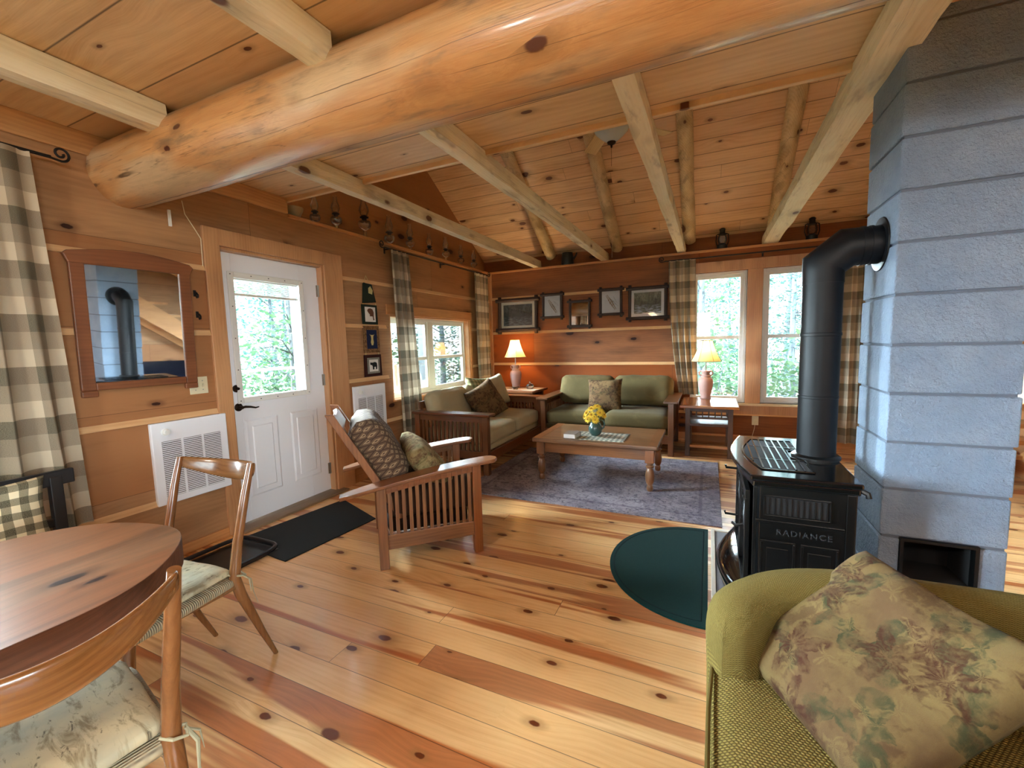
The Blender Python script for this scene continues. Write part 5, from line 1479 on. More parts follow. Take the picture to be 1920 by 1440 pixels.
# ------------------------------------------------------------------ pictures on the back wall
def landscape(name, sky, mid, dk, wat, sc=1.0):
    g = G(name, .6); v = g.coord(); x, y, z = g.sep(v)
    n1 = g.noise(v, 14 * sc, 6, .7, 1.0); n2 = g.noise(g.xyz(g.mul(x, 40), 0.0, g.mul(z, 12)), 1.0, 5, .7, 1.5); n3 = g.noise(g.xyz(g.mul(x, 14), 0.0, g.mul(z, 60)), 1.0, 4, .6)
    c = g.mix(g.sstep(n1, .4, .62), mid, dk)
    c = g.mix(g.mul(g.sstep(z, .0, .08), g.sstep(n2, .45, .6)), c, sky)
    c = g.mix(g.mul(g.sstep(z, -.01, -.05), g.sstep(n3, .45, .6)), c, wat)
    g.col(c); g.b.inputs['Coat Weight'].default_value = .5; g.b.inputs['Coat Roughness'].default_value = .05
    return g.m
def twig_frame(label, x0, x1, z0, z1, tw, kind, tiltdeg=0.0, name='framed_picture', cat='picture'):
    w_, h_ = x1 - x0, z1 - z0
    t = thing(name, label, cat, ((x0 + x1) / 2, 6.0, (z0 + z1) / 2), (R(-1.5), 0, 0), 'twig framed pictures on the back wall')
    ov = tw * 1.6
    for s in (-1, 1):
        for (p0, p1) in (((s * (w_ / 2 - tw / 2), -.012, -h_ / 2 - ov * .4), (s * (w_ / 2 - tw / 2), -.012, h_ / 2 + ov * .4)),):
            o = rough_tube(p0, p1, tw * .55, 8, 16, .006, x0 * 3 + s).build('twig_bar', TWIG, parent=t)
        rough_tube((-w_ / 2 - ov * .4, -.02, s * (h_ / 2 - tw / 2)), (w_ / 2 + ov * .4, -.02, s * (h_ / 2 - tw / 2)), tw * .55, 8, 16, .006, x0 * 5 + s).build('twig_bar', TWIG, parent=t)
    iw, ih = w_ / 2 - tw * .8, h_ / 2 - tw * .8
    if kind[0] == 'land':
        MB().box((-iw, -.008, -ih), (iw, .004, ih)).build('mount', kind[2], parent=t)
        mw = kind[3]
        MB().box((-iw + mw, -.010, -ih + mw), (iw - mw, -.006, ih - mw)).build('print', kind[1], parent=t)
    elif kind[0] == 'bot':
        MB().box((-iw, -.008, -ih), (iw, .004, ih)).build('paper', PAPER, parent=t)
        mb = MB(); random.seed(int(x0 * 100)); s_ = kind[1]
        L = ih * 1.25
        for k in range(16):
            f = (k / 15 - .5); cx, cz = f * s_ * iw * .9, -f * L * .95
            for q in (-1, 1):
                a = math.atan2(-L, s_ * iw) + q * R(55) + random.uniform(-.2, .2); l_ = ih * .22 * (1 - abs(f) * .8)
                dx, dz = math.cos(a) * l_, math.sin(a) * l_; px, pz = -dz * .22, dx * .22
                mb._t([(cx, -.0095, cz), (cx + dx * .5 + px, -.0095, cz + dz * .5 + pz), (cx + dx, -.0095, cz + dz), (cx + dx * .5 - px, -.0095, cz + dz * .5 - pz)], [(0, 1, 2, 3)])
        mb.build('pressed_leaves', plain('dry_leaves', hexc('8A6A3C'), .9, vary=.3), parent=t)
        mb = MB()
        for k in range(9):
            a = random.uniform(-.9, -.3) if s_ > 0 else random.uniform(-2.6, -2.2); l_ = ih * random.uniform(.5, 1.1); c0 = (random.uniform(-.3, .3) * iw, -.009, random.uniform(-.1, .5) * ih)
            mb.tube([c0, (c0[0] + math.cos(a) * l_ * .5, -.009, c0[2] + math.sin(a) * l_ * .7)], .0012, 4)
        mb.build('grass_stems', plain('grey_stems', hexc('9A9A94'), .9), parent=t)
    elif kind[0] == 'mirror':
        MB().box((-iw, -.006, -ih), (iw, .002, ih)).build('mirror_glass', MIRROR, parent=t)
        mb = MB(); frame_xz(mb, -.016, -.004, -iw - .004, iw + .004, -ih - .004, ih + .004, .010); mb.build('inner_frame', IRON, parent=t)
    if kind[0] != 'mirror':
        MB().box((-iw, -.0155, -ih), (iw, -.0145, ih)).build('glazing', glassy('picture_glass', (1, 1, 1), .0, .02) if 'picture_glass' not in bpy.data.materials else bpy.data.materials['picture_glass'], parent=t)
L1 = landscape('dark_lake_print', hexc('5E625A'), hexc('3A3C34'), hexc('20221C'), hexc('6E7270'))
L2 = landscape('stream_print', hexc('8E947E'), hexc('6A6F58'), hexc('44483E'), hexc('A6AEB8'))
twig_frame('large twig framed dark lake print, leftmost on the back wall', .165, .815, 1.49, 1.985, .05, ('land', L1, MAT_, .05))
twig_frame('small twig framed pressed leaf picture, second from the room corner', .885, 1.20, 1.66, 2.02, .035, ('bot', 1))
twig_frame('twig framed small mirror in the middle of the row of pictures', 1.29, 1.605, 1.515, 1.90, .035, ('mirror',), name='framed_mirror', cat='mirror')
twig_frame('small twig framed pressed leaf picture, left of the stream print', 1.73, 2.045, 1.66, 2.03, .035, ('bot', 1))
twig_frame('large twig framed stream print beside the check curtain', 2.12, 2.62, 1.585, 2.02, .04, ('land', L2, PAPER, .045))
# outlet with cord
oo = thing('wall_outlet', 'cream wall outlet with a plug under the back window', 'outlet', (3.655, 6.03, .285))
MB().box((-.036, -.006, -.058), (.036, 0, .058)).build('plate', CREAM, parent=oo, bevel=.003); MB().box((-.014, -.030, -.020), (.014, -.006, .014)).build('plug', CREAM, parent=oo, bevel=.003)
MB().tube([(0, -.025, -.02), (-.01, -.03, -.10), (-.03, -.02, -.20), (-.02, -.02, -.284)], .003, 6).build('lamp_cord', CREAM, parent=oo)

# ------------------------------------------------------------------ ceiling fan
cf = thing('ceiling_fan', 'ceiling fan with frosted bowl light and pale blades under the sloping roof', 'ceiling fan', (2.30, 4.05, 3.18))
MB().lathe([(0, -.105), (.02, -.10), (.05, -.085), (.10, -.045), (.145, .0), (.158, .035), (.155, .06), (.13, .07)], seg=32).build('light_bowl', BOWL, parent=cf, smooth=True)
MB().lathe([(0, -.145), (.008, -.14), (.010, -.12), (.035, -.108), (.04, -.095), (0, -.095)], seg=16).build('finial', BRONZE, parent=cf, smooth=True)
MB().lathe([(.13, .07), (.14, .09), (.10, .10), (.10, .20), (.14, .22), (.14, .29), (.05, .32), (.018, .33), (.018, .66), (.05, .67), (.06, .72)], seg=24).build('motor', BRONZE, parent=cf, smooth=True)
BL = wood('fan_blade_oak', hexc('E2CC98'), hexc('C4A468'), 'X', rough=.4, var=.05)
for k in range(5):
    a = R(121 + 72 * k)
    b_ = MB().box((.20, -.065, -.004), (.66, .065, .004)).build('fan_blade', BL, parent=cf, loc=(0, 0, .085), rot=(R(10), 0, a), bevel=.003)
    MB().box((.09, -.018, -.008), (.20, .018, -.003)).build('blade_iron', BRONZE, parent=b_)
MB().tube([(0, 0, -.14), (0.0, 0.0, -.30)], .0015, 5).build('pull_chain', BRONZE, parent=cf)
tag(MB().tube([(1.925, 5.90, 2.74), (1.925, 5.90, 2.42)], .002, 5).build('pull_string', CREAM), 'thin pale string hanging above the back wall ledge beside a rafter', 'string')

# ------------------------------------------------------------------ oil lamps, lanterns on the ledges
def oil_lamp(label, loc, s, tall):
    t = thing('oil_lamp', label, 'oil lamp', loc, group='clear glass oil lamps on the wall ledge'); t.scale = (s, s, s)
    MB().lathe([(0, .0), (.055, .0), (.058, .008), (.03, .02), (.016, .035), (.016, .035 + tall), (.05, .055 + tall), (.062, .085 + tall), (.055, .115 + tall), (.022, .13 + tall)], seg=20).build('font', LAMPGLASS, parent=t, smooth=True)
    MB().lathe([(.022, .13 + tall), (.024, .145 + tall), (.040, .15 + tall), (.040, .158 + tall), (.022, .165 + tall), (.018, .175 + tall), (0, .175 + tall)], seg=16).build('burner', IRON, parent=t, smooth=True)
    MB().tube([(.03, 0, .152 + tall), (.055, 0, .152 + tall)], .003, 5).build('wick_knob', IRON, parent=t)
    MB().lathe([(.030, .158 + tall), (.030, .175 + tall), (.048, .215 + tall), (.042, .25 + tall), (.024, .29 + tall), (.021, .35 + tall)], seg=20, cap=False).build('glass_chimney', LAMPGLASS, parent=t, smooth=True)
for y, s, tall, lb in [(2.86, .75, .0, 'small clear oil lamp on the ledge, nearest the loft edge'), (3.10, .85, .03, 'clear oil lamp with a black burner above the door corner'), (3.47, 1.05, .05, 'biggest round clear oil lamp on the ledge'),
                       (3.84, .95, .0, 'clear oil lamp on the ledge above the first curtain'), (4.20, .85, .03, 'clear oil lamp, fifth along the ledge'), (4.58, .85, .0, 'slim clear oil lamp above the sofa window'),
                       (4.95, .85, .04, 'clear oil lamp, third from the room corner'), (5.33, .8, .02, 'clear oil lamp, second from the room corner'), (5.70, .8, .02, 'clear oil lamp closest to the room corner')]:
    oil_lamp(lb, (-.07, y, 2.4125), s, tall)
o = MB().lathe([(.0, 0), (.03, 0), (.05, .02), (.075, .07), (.078, .09), (.072, .09), (.045, .03), (0, .02)], seg=24).build('milk_glass_bowl', plain('milk_glass', hexc('9A8A68'), .3), loc=(-.07, 2.64, 2.413), smooth=True); tag(o, 'milky glass bowl at the near end of the ledge', 'bowl')
def lantern(label, x):
    t = thing('lantern', label, 'lantern', (x, 6.09, 2.4125), group='black lanterns on the back ledge')
    MB().lathe([(0, 0), (.058, 0), (.06, .01), (.058, .05), (.035, .062), (.03, .07)], seg=20).build('base', IRON, parent=t, smooth=True)
    MB().lathe([(.036, .07), (.052, .10), (.052, .14), (.038, .175)], seg=20, cap=False).build('globe', LAMPGLASS, parent=t, smooth=True)
    MB().lathe([(.045, .175), (.045, .185), (.03, .20), (.03, .235), (.038, .24), (.02, .255), (0, .257)], seg=20).build('cap', IRON, parent=t, smooth=True)
    mb = MB(); mb.tube([(-.058, 0, .05), (-.072, 0, .10), (-.066, 0, .18), (-.04, 0, .19)], .006, 6); mb.tube([(.058, 0, .05), (.072, 0, .10), (.066, 0, .18), (.04, 0, .19)], .006, 6)
    for k in range(4):
        a = PI / 4 + PI / 2 * k; mb.tube([(.054 * math.cos(a), .054 * math.sin(a), .06), (.058 * math.cos(a), .058 * math.sin(a), .12), (.05 * math.cos(a), .05 * math.sin(a), .178)], .003, 5)
    mb.build('frame', IRON, parent=t)
lantern('black lantern on the back ledge between two pale joists', 3.25)
lantern('black lantern on the back ledge close to the chimney', 4.18)
pt = thing('metal_pot', 'dark metal pot with a spout on the back ledge in the left corner', 'pot', (1.25, 6.09, 2.4125))
MB().lathe([(0, 0), (.085, 0), (.09, .01), (.08, .14), (.072, .17), (.075, .175)], seg=20).build('body', IRON, parent=pt, smooth=True); MB().tube([(.085, 0, .08), (.12, 0, .12), (.14, 0, .165)], [.02, .014, .011], 8).build('spout', IRON, parent=pt, smooth=True)

# ------------------------------------------------------------------ dining corner
dt = thing('dining_table', 'thick wooden slab dining table with rounded end at the left edge', 'dining table', (1.465, 0.0, 0))
sl = []
for k in range(33):
    a = PI * k / 32; c_, s_ = math.cos(a), math.sin(a)
    sl.append((.39 * c_ + .004 * math.sin(k * .45), .36 + .415 * abs(s_) ** 1.0 + .005 * math.sin(k * .6)))
sl = sl + [(-.385, -.2), (-.39, -.9), (-.30, -1.15), (.30, -1.15), (.395, -.9), (.375, -.1), (.385, .2)]
mb = MB(); mb.prism(sl, .672, .75); mb.prism([(p[0] * .985, p[1] * .985 + .002) for p in sl], .668, .672); o = mb.build('tabletop', [W_TABLE, W_SLABE], parent=dt, bevel=.010, seg=3)
for p in o.data.polygons:
    if abs(p.normal.z) < .5: p.material_index = 1
for y in (.18, -.75):
    mb = MB(); mb.box((-.06, y - .10, .04), (.06, y + .06, .62)); mb.box((-.26, y - .09, .60), (.26, y + .05, .672)); mb.build('trestle', W_DARKZ, parent=dt, bevel=.008)
    MB().softbox((0, y - .02, .03), (.56, .10, .06), .02, n=6).build('foot', W_DARKZ, parent=dt)
MB().box((-.03, -.70, .20), (.03, .12, .29)).build('stretcher', W_DARKZ, parent=dt, bevel=.004)

def dining_chair(label, loc, rz):
    t = thing('dining_chair', label, 'chair', loc, (0, 0, rz), 'bent rail dining chairs')
    for s in (-1, 1):
        MB().tube([(s * .185, .330, 0), (s * .193, .27, .14), (s * .20, .185, .36), (s * .20, .165, .44), (s * .203, .190, .58), (s * .208, .235, .76), (s * .210, .268, .872)],
                  [.009, .013, .020, .021, .018, .016, .013], 14).build('leg', W_CHAIRZ, parent=t, smooth=True)
        MB().tube([(s * .215, -.235, 0), (s * .205, -.215, .18), (s * .195, -.19, .42)], [.010, .015, .019], 14).build('leg', W_CHAIRZ, parent=t, smooth=True)
        MB().tube([(s * .195, -.19, .415), (s * .20, .17, .405)], .013, 10).build('side_rail', W_CHAIRZ, parent=t, smooth=True)
    mb = MB()
    def rail(u, v):
        x = -.212 + .424 * v; k = 1 - (x / .212) ** 2
        hgt = .021 + .021 * k; cy = .272 + .095 * k; cz = .850 - .048 * k; tilt_ = .35
        a = 2 * PI * u; c_, s_ = math.cos(a), math.sin(a)
        dy = .012 * math.copysign(abs(c_) ** .7, c_); dz = hgt * math.copysign(abs(s_) ** .8, s_)
        return (x, cy + dy + dz * tilt_ * .5, cz + dz)
    mb.grid(rail, 20, 41, closed_u=True)
    mb.bm.verts.ensure_lookup_table()
    mb.bm.faces.new([mb.bm.verts[k] for k in range(20)][::-1]); mb.bm.faces.new([mb.bm.verts[40 * 20 + k] for k in range(20)])
    mb.build('back_rail', W_CHAIR, parent=t)
    mb = MB(); mb.softbox((0, -.02, .425), (.44, .39, .042), .020, .004, n=10)
    for v in mb.bm.verts:
        v.co.x *= 1.0 + (-v.co.y) * .18
    mb.build('woven_seat', CORD_SEAT, parent=t)
    mb = MB(); mb.softbox((0, -.025, .465), (.40, .37, .036), .017, .010, n=14, nz=.006, seed=loc[0])
    for v in mb.bm.verts:
        v.co.x *= 1.0 + (-v.co.y) * .15
    pad = mb.build('seat_pad', BARK, parent=t)
    for s in (-1, 1):
        mb = MB(); mb.tube([(s * .175, .145, .462), (s * .20, .150, .455), (s * .228, .17, .45), (s * .222, .195, .44), (s * .195, .195, .45), (s * .178, .17, .455)], .004, 6)
        mb.tube([(s * .225, .180, .45), (s * .238, .205, .42), (s * .232, .215, .36), (s * .24, .225, .31)], [.005, .006, .004, .002], 6, flat=.4)
        mb.tube([(s * .222, .178, .45), (s * .248, .19, .43), (s * .253, .19, .38)], [.005, .005, .002], 6, flat=.4)
        mb.build('tie', PAPER if False else plain('pad_tie', hexc('A8A488'), .9), parent=pad)
    return t
dining_chair('teak dining chair with birch print pad at the far end of the slab table', (1.255, .815, 0), R(5))
dining_chair('nearest teak dining chair, cut off by the lower left edge of the photo', (1.80, .325, 0), R(-100))

# black bench back with gingham cushion by the curtain
bn = thing('black_bench', 'black painted wooden bench between the slab table and the curtain', 'bench', (0.36, 0.30, 0))
mb = MB(); mb.box((-.06, -.75, .715), (-.03, .66, .785)); mb.build('top_rail', BLACKW, parent=bn, bevel=.006)
for y in (-.70, .57): MB().box((-.065, y, 0), (-.025, y + .045, .76)).build('back_post', BLACKW, parent=bn, bevel=.004)
for y in (-.70, .57): MB().box((.30, y, 0), (.34, y + .045, .43)).build('leg', BLACKW, parent=bn, bevel=.004)
MB().box((-.06, -.72, .42), (.36, .63, .455)).build('seat', BLACKW, parent=bn, bevel=.006)
MB().box((-.055, -.68, .52), (-.035, .60, .56)).build('back_slat', BLACKW, parent=bn, bevel=.004)
put_pillow('gingham_cushion', 'dark green and cream gingham cushion standing on the black bench', GING, .44, .33, .11, (.385, .62, .625), (1, -.10, .25), (0, 0, 1), R(0), 12.0, grp=None)
gc_ = bpy.data.objects['gingham_cushion']

# ------------------------------------------------------------------ chartreuse club chair with floral pillow (faces left)
cc = thing('club_chair', 'chartreuse tweed upholstered tub armchair in the lower right corner', 'armchair', (3.58, 0.83, 0.0))
def sgnp(v, p): return math.copysign(abs(v) ** p, v)
AX, AY = 0.50, 0.50
def plan(phi, off=0.0, n=3.4):
    c_, s_ = math.cos(phi), math.sin(phi)
    return ((AX + off) * sgnp(c_, 2 / n), (AY + off) * sgnp(s_, 2 / n))
PH = R(157)
def rimz(phi):
    k = abs(phi) / PH
    return 0.740 - 0.080 * max(0.0, (k - 0.45) / 0.55) ** 1.6
def shell(u, v):
    phi = -PH + 2 * PH * u
    ztop = rimz(phi); th = 0.125
    endk = max(0.0, (abs(phi) / PH - 0.90) / 0.10)
    # section: up the outside, over a round roll, down the inside
    pts_ = [(0.00, .13), (0.0, .30), (0.0, .48), (0.005, ztop - .09)]
    for q in range(7):
        a = PI * q / 6; pts_.append((-th / 2 + th / 2 * math.cos(a) + 0.004, ztop - .06 + .06 * math.sin(a)))
    pts_ += [(-th, ztop - .10), (-th - .005, .50), (-th - .01, .40), (-th - .01, .22)]
    f = v * (len(pts_) - 1); i = min(int(f), len(pts_) - 2); t = f - i
    o_ = pts_[i][0] * (1 - t) + pts_[i + 1][0] * t; z = pts_[i][1] * (1 - t) + pts_[i + 1][1] * t
    lean = 0.03 * (z - .13) / .6 * (0.5 + 0.5 * math.cos(phi))
    x, y = plan(phi, o_ + lean)
    mid = plan(phi, -th / 2 + lean)
    if endk > 0:
        e = math.sqrt(max(0.0, 1 - endk ** 2)); x = mid[0] + (x - mid[0]) * (.01 + .99 * e); y = mid[1] + (y - mid[1]) * (.01 + .99 * e)
        z = .13 + (z - .13) * (.90 + .10 * e)
    return (x, y, z)
mb = MB(); mb.grid(shell, 96, 48, uvfn=lambda u, v: (u * 2.6, v * 1.35))
mb.bm.verts.ensure_lookup_table()
for col_ in (0, 95):
    try: mb.bm.faces.new([mb.bm.verts[j * 96 + col_] for j in range(48)])
    except ValueError: pass
mb.build('tub_shell', TWEED, parent=cc)
def uvbox(mb):
    uv = mb.uv or mb.bm.loops.layers.uv.new('UVMap'); mb.uv = uv
    for f in mb.bm.faces:
        n_ = f.normal; f.normal_update(); n_ = f.normal
        for lp in f.loops:
            c_ = lp.vert.co
            lp[uv].uv = (c_.x, c_.y) if abs(n_.z) > .6 else ((c_.y, c_.z) if abs(n_.x) > abs(n_.y) else (c_.x, c_.z))
mb = MB(); mb.softbox((-.045, 0, .425), (.80, .70, .18), .05, .012, n=16)
for v in mb.bm.verts:
    x, y = v.co.x, v.co.y
    if x > .05:   # round the back corners to the tub
        lim = .345 * max(.05, 1 - ((x - .05) / .38) ** 2.6) ** .5 if x < .42 else .08
        v.co.y = max(-lim - .0, min(lim + .0, y)) if abs(y) > lim else y
uvbox(mb); mb.build('seat_cushion', TWEED, parent=cc)
mb = MB()
edge = [(-.438 + 0, -.30), (-.447, -.15), (-.449, 0), (-.447, .15), (-.438, .30), (-.41, .345), (-.2, .352), (0, .352), (.15, .345)]
mb.tube([(p[0], p[1], .503) for p in edge], .005, 8); mb.tube([(p[0] - .002, p[1], .345) for p in edge], .005, 8)
mb.build('piping', TWEED, parent=cc, smooth=True)
mb = MB(); mb.softbox((-.03, 0, .215), (.84, .76, .20), .03, .0, n=8); uvbox(mb); mb.build('base', TWEED, parent=cc)
for x in (-.33, .33):
    for y in (-.30, .30): MB().tube([(x, y, .13), (x * 1.05, y * 1.05, 0)], [.022, .014], 12).build('leg', W_DARKZ, parent=cc, smooth=True)
P1, P2, P3, P4 = Vector((3.51, 1.33, .76)), Vector((3.225, 1.18, .54)), Vector((3.385, .84, .505)), Vector((3.67, .99, .73))
cen = (P1 + P2 + P3 + P4) / 4 + Vector((0, 0, .005)); ex = ((P1 - P2) + (P4 - P3)).normalized(); ey = ((P1 - P4) + (P2 - P3)).normalized(); ez = ex.cross(ey).normalized(); ey = ez.cross(ex)
o = MB().pillow(.425, .415, .115, n=46, nz=.010, seed=21.0, pinch=.05).build('throw_pillow', CUSH_FL)
Mx = Matrix((ex, ey, ez)).transposed().to_4x4(); Mx.translation = cen; o.matrix_world = Mx
tag(o, 'large faded floral tapestry pillow on the chartreuse tub chair', 'pillow', 'throw pillows')

# ------------------------------------------------------------------ stair and things beyond the chimney (seen in the mirror and past the chimney)
stw = thing('staircase', 'open pine staircase rising along the wall behind the chimney', 'staircase', (5.0, 3.0, 0))
mb = MB()
for x in (.02, .66):
    mb._t([(x, -.2, 1.93), (x, -.2, 1.62), (x, 2.2, .0), (x, 2.6, .0), (x + .04, -.2, 1.93), (x + .04, -.2, 1.62), (x + .04, 2.2, .0), (x + .04, 2.6, .0)],
          [(0, 1, 2, 3), (7, 6, 5, 4), (0, 4, 5, 1), (1, 5, 6, 2), (2, 6, 7, 3), (3, 7, 4, 0)])
mb.build('stringer', W_TRIMY, parent=stw)
for k in range(9): MB().box((.06, 2.25 - k * .26, .17 + k * .185), (.66, 2.50 - k * .26, .205 + k * .185)).build('tread', W_TRIMX, parent=stw)
mb = MB(); mb.tube([(.04, 2.45, 1.0), (.04, -.15, 2.55)], .03, 8); mb.build('handrail', W_TRIMY, parent=stw)
tv = thing('television', 'black flat television on a low stand right of the stair', 'television', (5.36, 3.56, 0), (0, 0, R(180)))
MB().box((0, -.42, .28), (.05, .42, .74)).build('screen', plain('tv_black', hexc('0A0D1A'), .15), parent=tv, bevel=.004); MB().box((-.08, -.42, 0), (.25, .42, .24)).build('stand', W_END, parent=tv, bevel=.004); MB().box((.0, -.1, .24), (.06, .1, .28)).build('foot', BLACKW, parent=tv)

# kitchen ceiling light behind the viewer
kl = thing('ceiling_light', 'round warm ceiling light over the kitchen end', 'ceiling light', (1.6, -1.6, 2.40))
MB().lathe([(.17, .09), (.18, .11), (.18, .128)], seg=32).build('fitting', STEEL, parent=kl, smooth=True)
MB().lathe([(0, 0), (.08, .012), (.14, .05), (.165, .09)], seg=32).build('glass_dome', plain('lit_dome', (1, .8, .6), .4, emit=(1.0, .68, .38), es=6.0), parent=kl, smooth=True)
k2 = copytree(kl); k2.location = (4.5, -1.3, 2.40); k2['label'] = 'unseen ceiling light added at the stair side to brighten the left wall'  # second fixture, added to light the left wall and door
for p_, e_ in (((1.6, -1.6, 2.30), 42), ((4.5, -1.3, 2.30), 38)):  # kitchen lamp first, then the added stair-side fill
    l = bpy.data.lights.new('kitchen_and_fill_light', 'POINT'); l.energy = e_; l.color = (1.0, .93, .86); l.shadow_soft_size = .12
    lo = bpy.data.objects.new('kitchen_and_fill_light', l); COL.objects.link(lo); lo.location = p_

ll = thing('loft_fill_lamp', 'unseen paper pendant lamp added in the loft to light the roof', 'pendant lamp', (3.2, 0.9, 3.55))  # out-of-view lamp added to brighten the sloping roof boards
MB().lathe([(0, -.16), (.09, -.13), (.15, -.06), (.16, 0), (.15, .06), (.09, .13), (.03, .16)], seg=24).build('paper_shade', SHADE, parent=ll, smooth=True)
MB().tube([(0, 0, .16), (0, 0, 2.0)], .004, 6).build('flex', BLACKW, parent=ll)
l = bpy.data.lights.new('loft_fill_light', 'POINT'); l.energy = 210; l.color = (1.0, .94, .86); l.shadow_soft_size = .10
lo = bpy.data.objects.new('loft_fill_light', l); COL.objects.link(lo); lo.parent = ll

# ------------------------------------------------------------------ outdoors
gg = G('forest_floor', .95); n_ = gg.noise(gg.coord(), 1.5, 6, .7); gg.col(gg.mix(gg.sstep(n_, .4, .6), hexc('4E5A48'), hexc('6A7460')))
o = MB().grid(lambda u, v: (-40 + 80 * u, -30 + 80 * v, -.75 + noise.noise(Vector((u * 14, v * 14, 1))) * .35 + max(0, (-2 - (-40 + 80 * u))) * .04), 60, 60).build('ground', gg.m)
for v in o.data.vertices:
    if -2.5 < v.co.x < 8 and -5.5 < v.co.y < 8: v.co.z = min(v.co.z, -.6)
tag(o, kind='structure')
def leafmat(nm, c1, c2):
    g = G(nm, .7); r_ = g.noise(g.coord(), 2.5, 3); c = g.mix(g.sstep(r_, .35, .65), c1, c2); g.col(c)
    t = g.n('ShaderNodeBsdfTranslucent'); g.put(t.inputs[0], c); mx = g.n('ShaderNodeMixShader'); mx.inputs[0].default_value = .45
    g.l(g.b.outputs[0], mx.inputs[1]); g.l(t.outputs[0], mx.inputs[2]); g.l(mx.outputs[0], g.out.inputs[0]); return g.m
LEAF = [leafmat('spring_leaves', hexc('26402C'), hexc('3C5436')), leafmat('fir_needles', hexc('1C3832'), hexc('2A4A42')), leafmat('blue_green_leaves', hexc('22403A'), hexc('36564C'))]
BARKM = wood('grey_bark', hexc('3E484E'), hexc('262C30'), 'Z', rough=.9, var=.2, bump=.6)
def make_tree(kind, seed, label):
    rng = random.Random(seed)
    t = thing('tree', label, 'tree', (0, 0, 0), group='trees outside the windows')
    H = rng.uniform(7.5, 10)
    mb = MB(); mb.tube([(0, 0, -.3), (.05, .03, H * .3), (-.04, .05, H * .65), (.02, 0, H)], [.15, .11, .07, .02], 8)
    ends = []
    for k in range(34 if kind != 1 else 46):
        z0 = H * rng.uniform(.08, .95); a = rng.uniform(0, 2 * PI)
        L = (1 - z0 / H * .75) * rng.uniform(1.1, 2.3); up = rng.uniform(.1, .7) if kind != 1 else rng.uniform(-.35, .05)
        p0 = Vector((0, 0, z0)); p2 = p0 + Vector((math.cos(a) * L, math.sin(a) * L, L * up)); pm = (p0 + p2) / 2 + Vector((rng.uniform(-.2, .2), rng.uniform(-.2, .2), .15))
        mb.tube([p0, pm, p2], [.028, .017, .006], 5); ends.append((p0, pm, p2))
    mb.build('trunk', BARKM, parent=t, smooth=True)
    mb = MB()
    for p0, pm, p2 in ends:
        for q in range(46):
            f = rng.uniform(.25, 1.05); b = (p0 * (1 - f) + p2 * f) if f < 1 else p2
            sp = .42 if kind != 1 else .28
            c_ = b + Vector((rng.gauss(0, sp), rng.gauss(0, sp), rng.gauss(0, sp * (.8 if kind != 1 else .35))))
            s = rng.uniform(.06, .13); d = Vector((rng.gauss(0, 1), rng.gauss(0, 1), rng.gauss(0, .5))).normalized() * s
            e = d.cross(Vector((rng.gauss(0, 1), rng.gauss(0, 1), rng.gauss(0, 1)))).normalized() * s * (.45 if kind != 1 else .25)
            mb._t([c_ - d, c_ + e, c_ + d, c_ - e], [(0, 1, 2, 3)])
    mb.build('foliage', LEAF[kind], parent=t)
    return t
protos = [make_tree(0, 5, 'light leafy tree in the woods outside the windows'), make_tree(1, 6, 'evergreen tree in the woods outside the windows'), make_tree(2, 9, 'blue green leafy tree in the woods outside the windows')]
spots = [(-5.2, 6.6, 0), (-7.4, 8.4, 1), (-6.6, 12.2, 2), (-11.0, 10.4, 2), (-2.4, 9.4, 1), (-4.4, 11.2, 0), (-15.0, 14.0, 1), (-9.0, 6.8, 2), (-12.5, 8.6, 1), (-1.2, 12.6, 2), (-5.0, 16.5, 1),
         (2.9, 12.4, 0), (4.9, 11.8, 1), (6.6, 14.0, 2), (4.1, 15.2, 2), (8.8, 17.8, 0), (2.7, 18.4, 1), (5.8, 19.0, 1), (3.9, 21.5, 0),
         (4.0, -15.5, 0), (7, -14, 2)]
rt_ = random.Random(3)
first = {0: True, 1: True, 2: True}
for x, y, k in spots:
    o = protos[k] if first[k] else copytree(protos[k]); first[k] = False
    o.location = (x, y, -.75); o.rotation_euler = (0, 0, rt_.uniform(0, 6.28)); s = rt_.uniform(.6, .85); o.scale = (s, s, s)
# understorey shrubs
def make_shrub(seed):
    rng = random.Random(seed); t = thing('shrub', 'low leafy bush outside the windows', 'bush', (0, 0, 0), group='bushes outside the windows')
    mb = MB()
    for k in range(12):
        a = rng.uniform(0, 6.28); mb.tube([(0, 0, 0), (math.cos(a) * .3, math.sin(a) * .3, .6), (math.cos(a) * .6, math.sin(a) * .6, rng.uniform(.9, 1.4))], [.014, .009, .004], 5)
    mb.build('stems', BARKM, parent=t)
    mb = MB()
    for k in range(900):
        c_ = Vector((rng.gauss(0, .45), rng.gauss(0, .45), abs(rng.gauss(.8, .4)))); s = rng.uniform(.04, .08)
        d = Vector((rng.gauss(0, 1), rng.gauss(0, 1), rng.gauss(0, .5))).normalized() * s; e = d.cross(Vector((rng.gauss(0, 1), rng.gauss(0, 1), 1))).normalized() * s * .5
        mb._t([c_ - d, c_ + e, c_ + d, c_ - e], [(0, 1, 2, 3)])
    mb.build('foliage', LEAF[0], parent=t); return t
sh = make_shrub(2); f_ = True
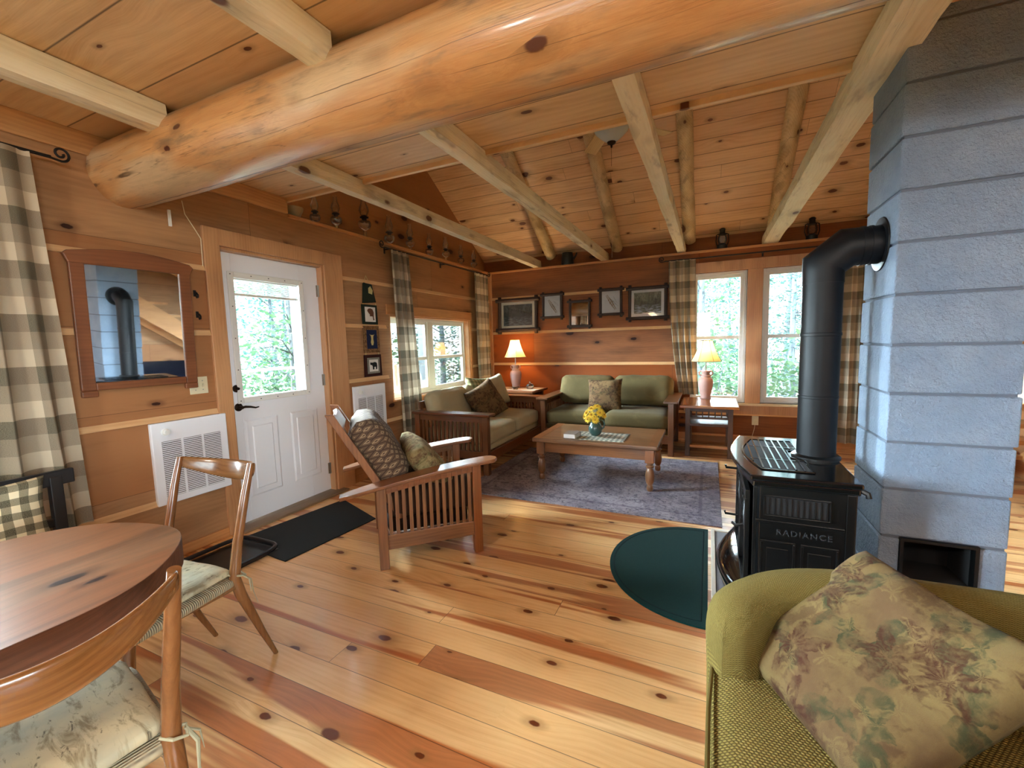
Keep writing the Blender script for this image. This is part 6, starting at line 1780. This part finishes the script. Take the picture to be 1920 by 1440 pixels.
for x, y in [(-3.2, 5.4), (-4.2, 6.4), (-5.6, 8.8), (-3.4, 7.6), (-7.0, 7.4), (3.1, 9.6), (4.2, 9.3), (5.6, 10.2), (3.6, 13.6), (5.2, 13.9)]:
    o = sh if f_ else copytree(sh); f_ = False
    o.location = (x, y, -.75); o.rotation_euler = (0, 0, rt_.uniform(0, 6.28)); s = rt_.uniform(.8, 1.3); o.scale = (s, s, s)
# porch
PW = plain('grey_porch_wood', hexc('6E7A80'), .8, bumps=.3, bscale=40)
tag(MB().box((-2.2, -2, -.18), (-.16, 6.6, -.10)).build('porch_deck', PW), 'grey boarded porch deck outside the door', 'porch')
tag(MB().box((-1.82, -2, 2.66), (-1.62, 7.2, 2.80)).build('porch_beam', PW), 'long grey beam on top of the porch posts', 'beam')
for y, lb in ((3.95, 'grey porch post seen through the door window'), (1.0, 'grey porch post beyond the dining window'), (6.6, 'grey porch post at the house corner')):
    tag(MB().box((-1.78, y - .05, -.10), (-1.66, y + .07, 2.66)).build('porch_post', PW, bevel=.004), lb, 'post', 'porch posts')
pr = thing('porch_railing', 'thin grey porch railing outside the door', 'railing', (-1.72, 1.0, 0))
MB().box((-.02, .07, 1.07), (.02, 5.53, 1.10)).build('top_rail', PW, parent=pr)
MB().box((-.015, .07, .02), (.015, 5.53, .05)).build('bottom_rail', PW, parent=pr)
# porch chair outside the left window
pc = thing('porch_chair', 'white slatted porch chair outside the sofa window', 'chair', (-.85, 5.0, -.10), (0, 0, R(90)))
mb = MB()
for k in range(5): mb.box((-.25 + k * .105, .20, .40), (-.17 + k * .105, .22, 1.15))
mb.build('back_slats', VINYL, parent=pc); MB().box((-.28, -.25, .38), (.28, .22, .41)).build('seat', VINYL, parent=pc)
for x in (-.27, .24):
    for y in (-.24, .19): MB().box((x, y, 0), (x + .035, y + .035, .62 if y < 0 else .9)).build('leg', VINYL, parent=pc)
    MB().box((x - .02, -.26, .62), (x + .055, .24, .64)).build('armrest', VINYL, parent=pc)
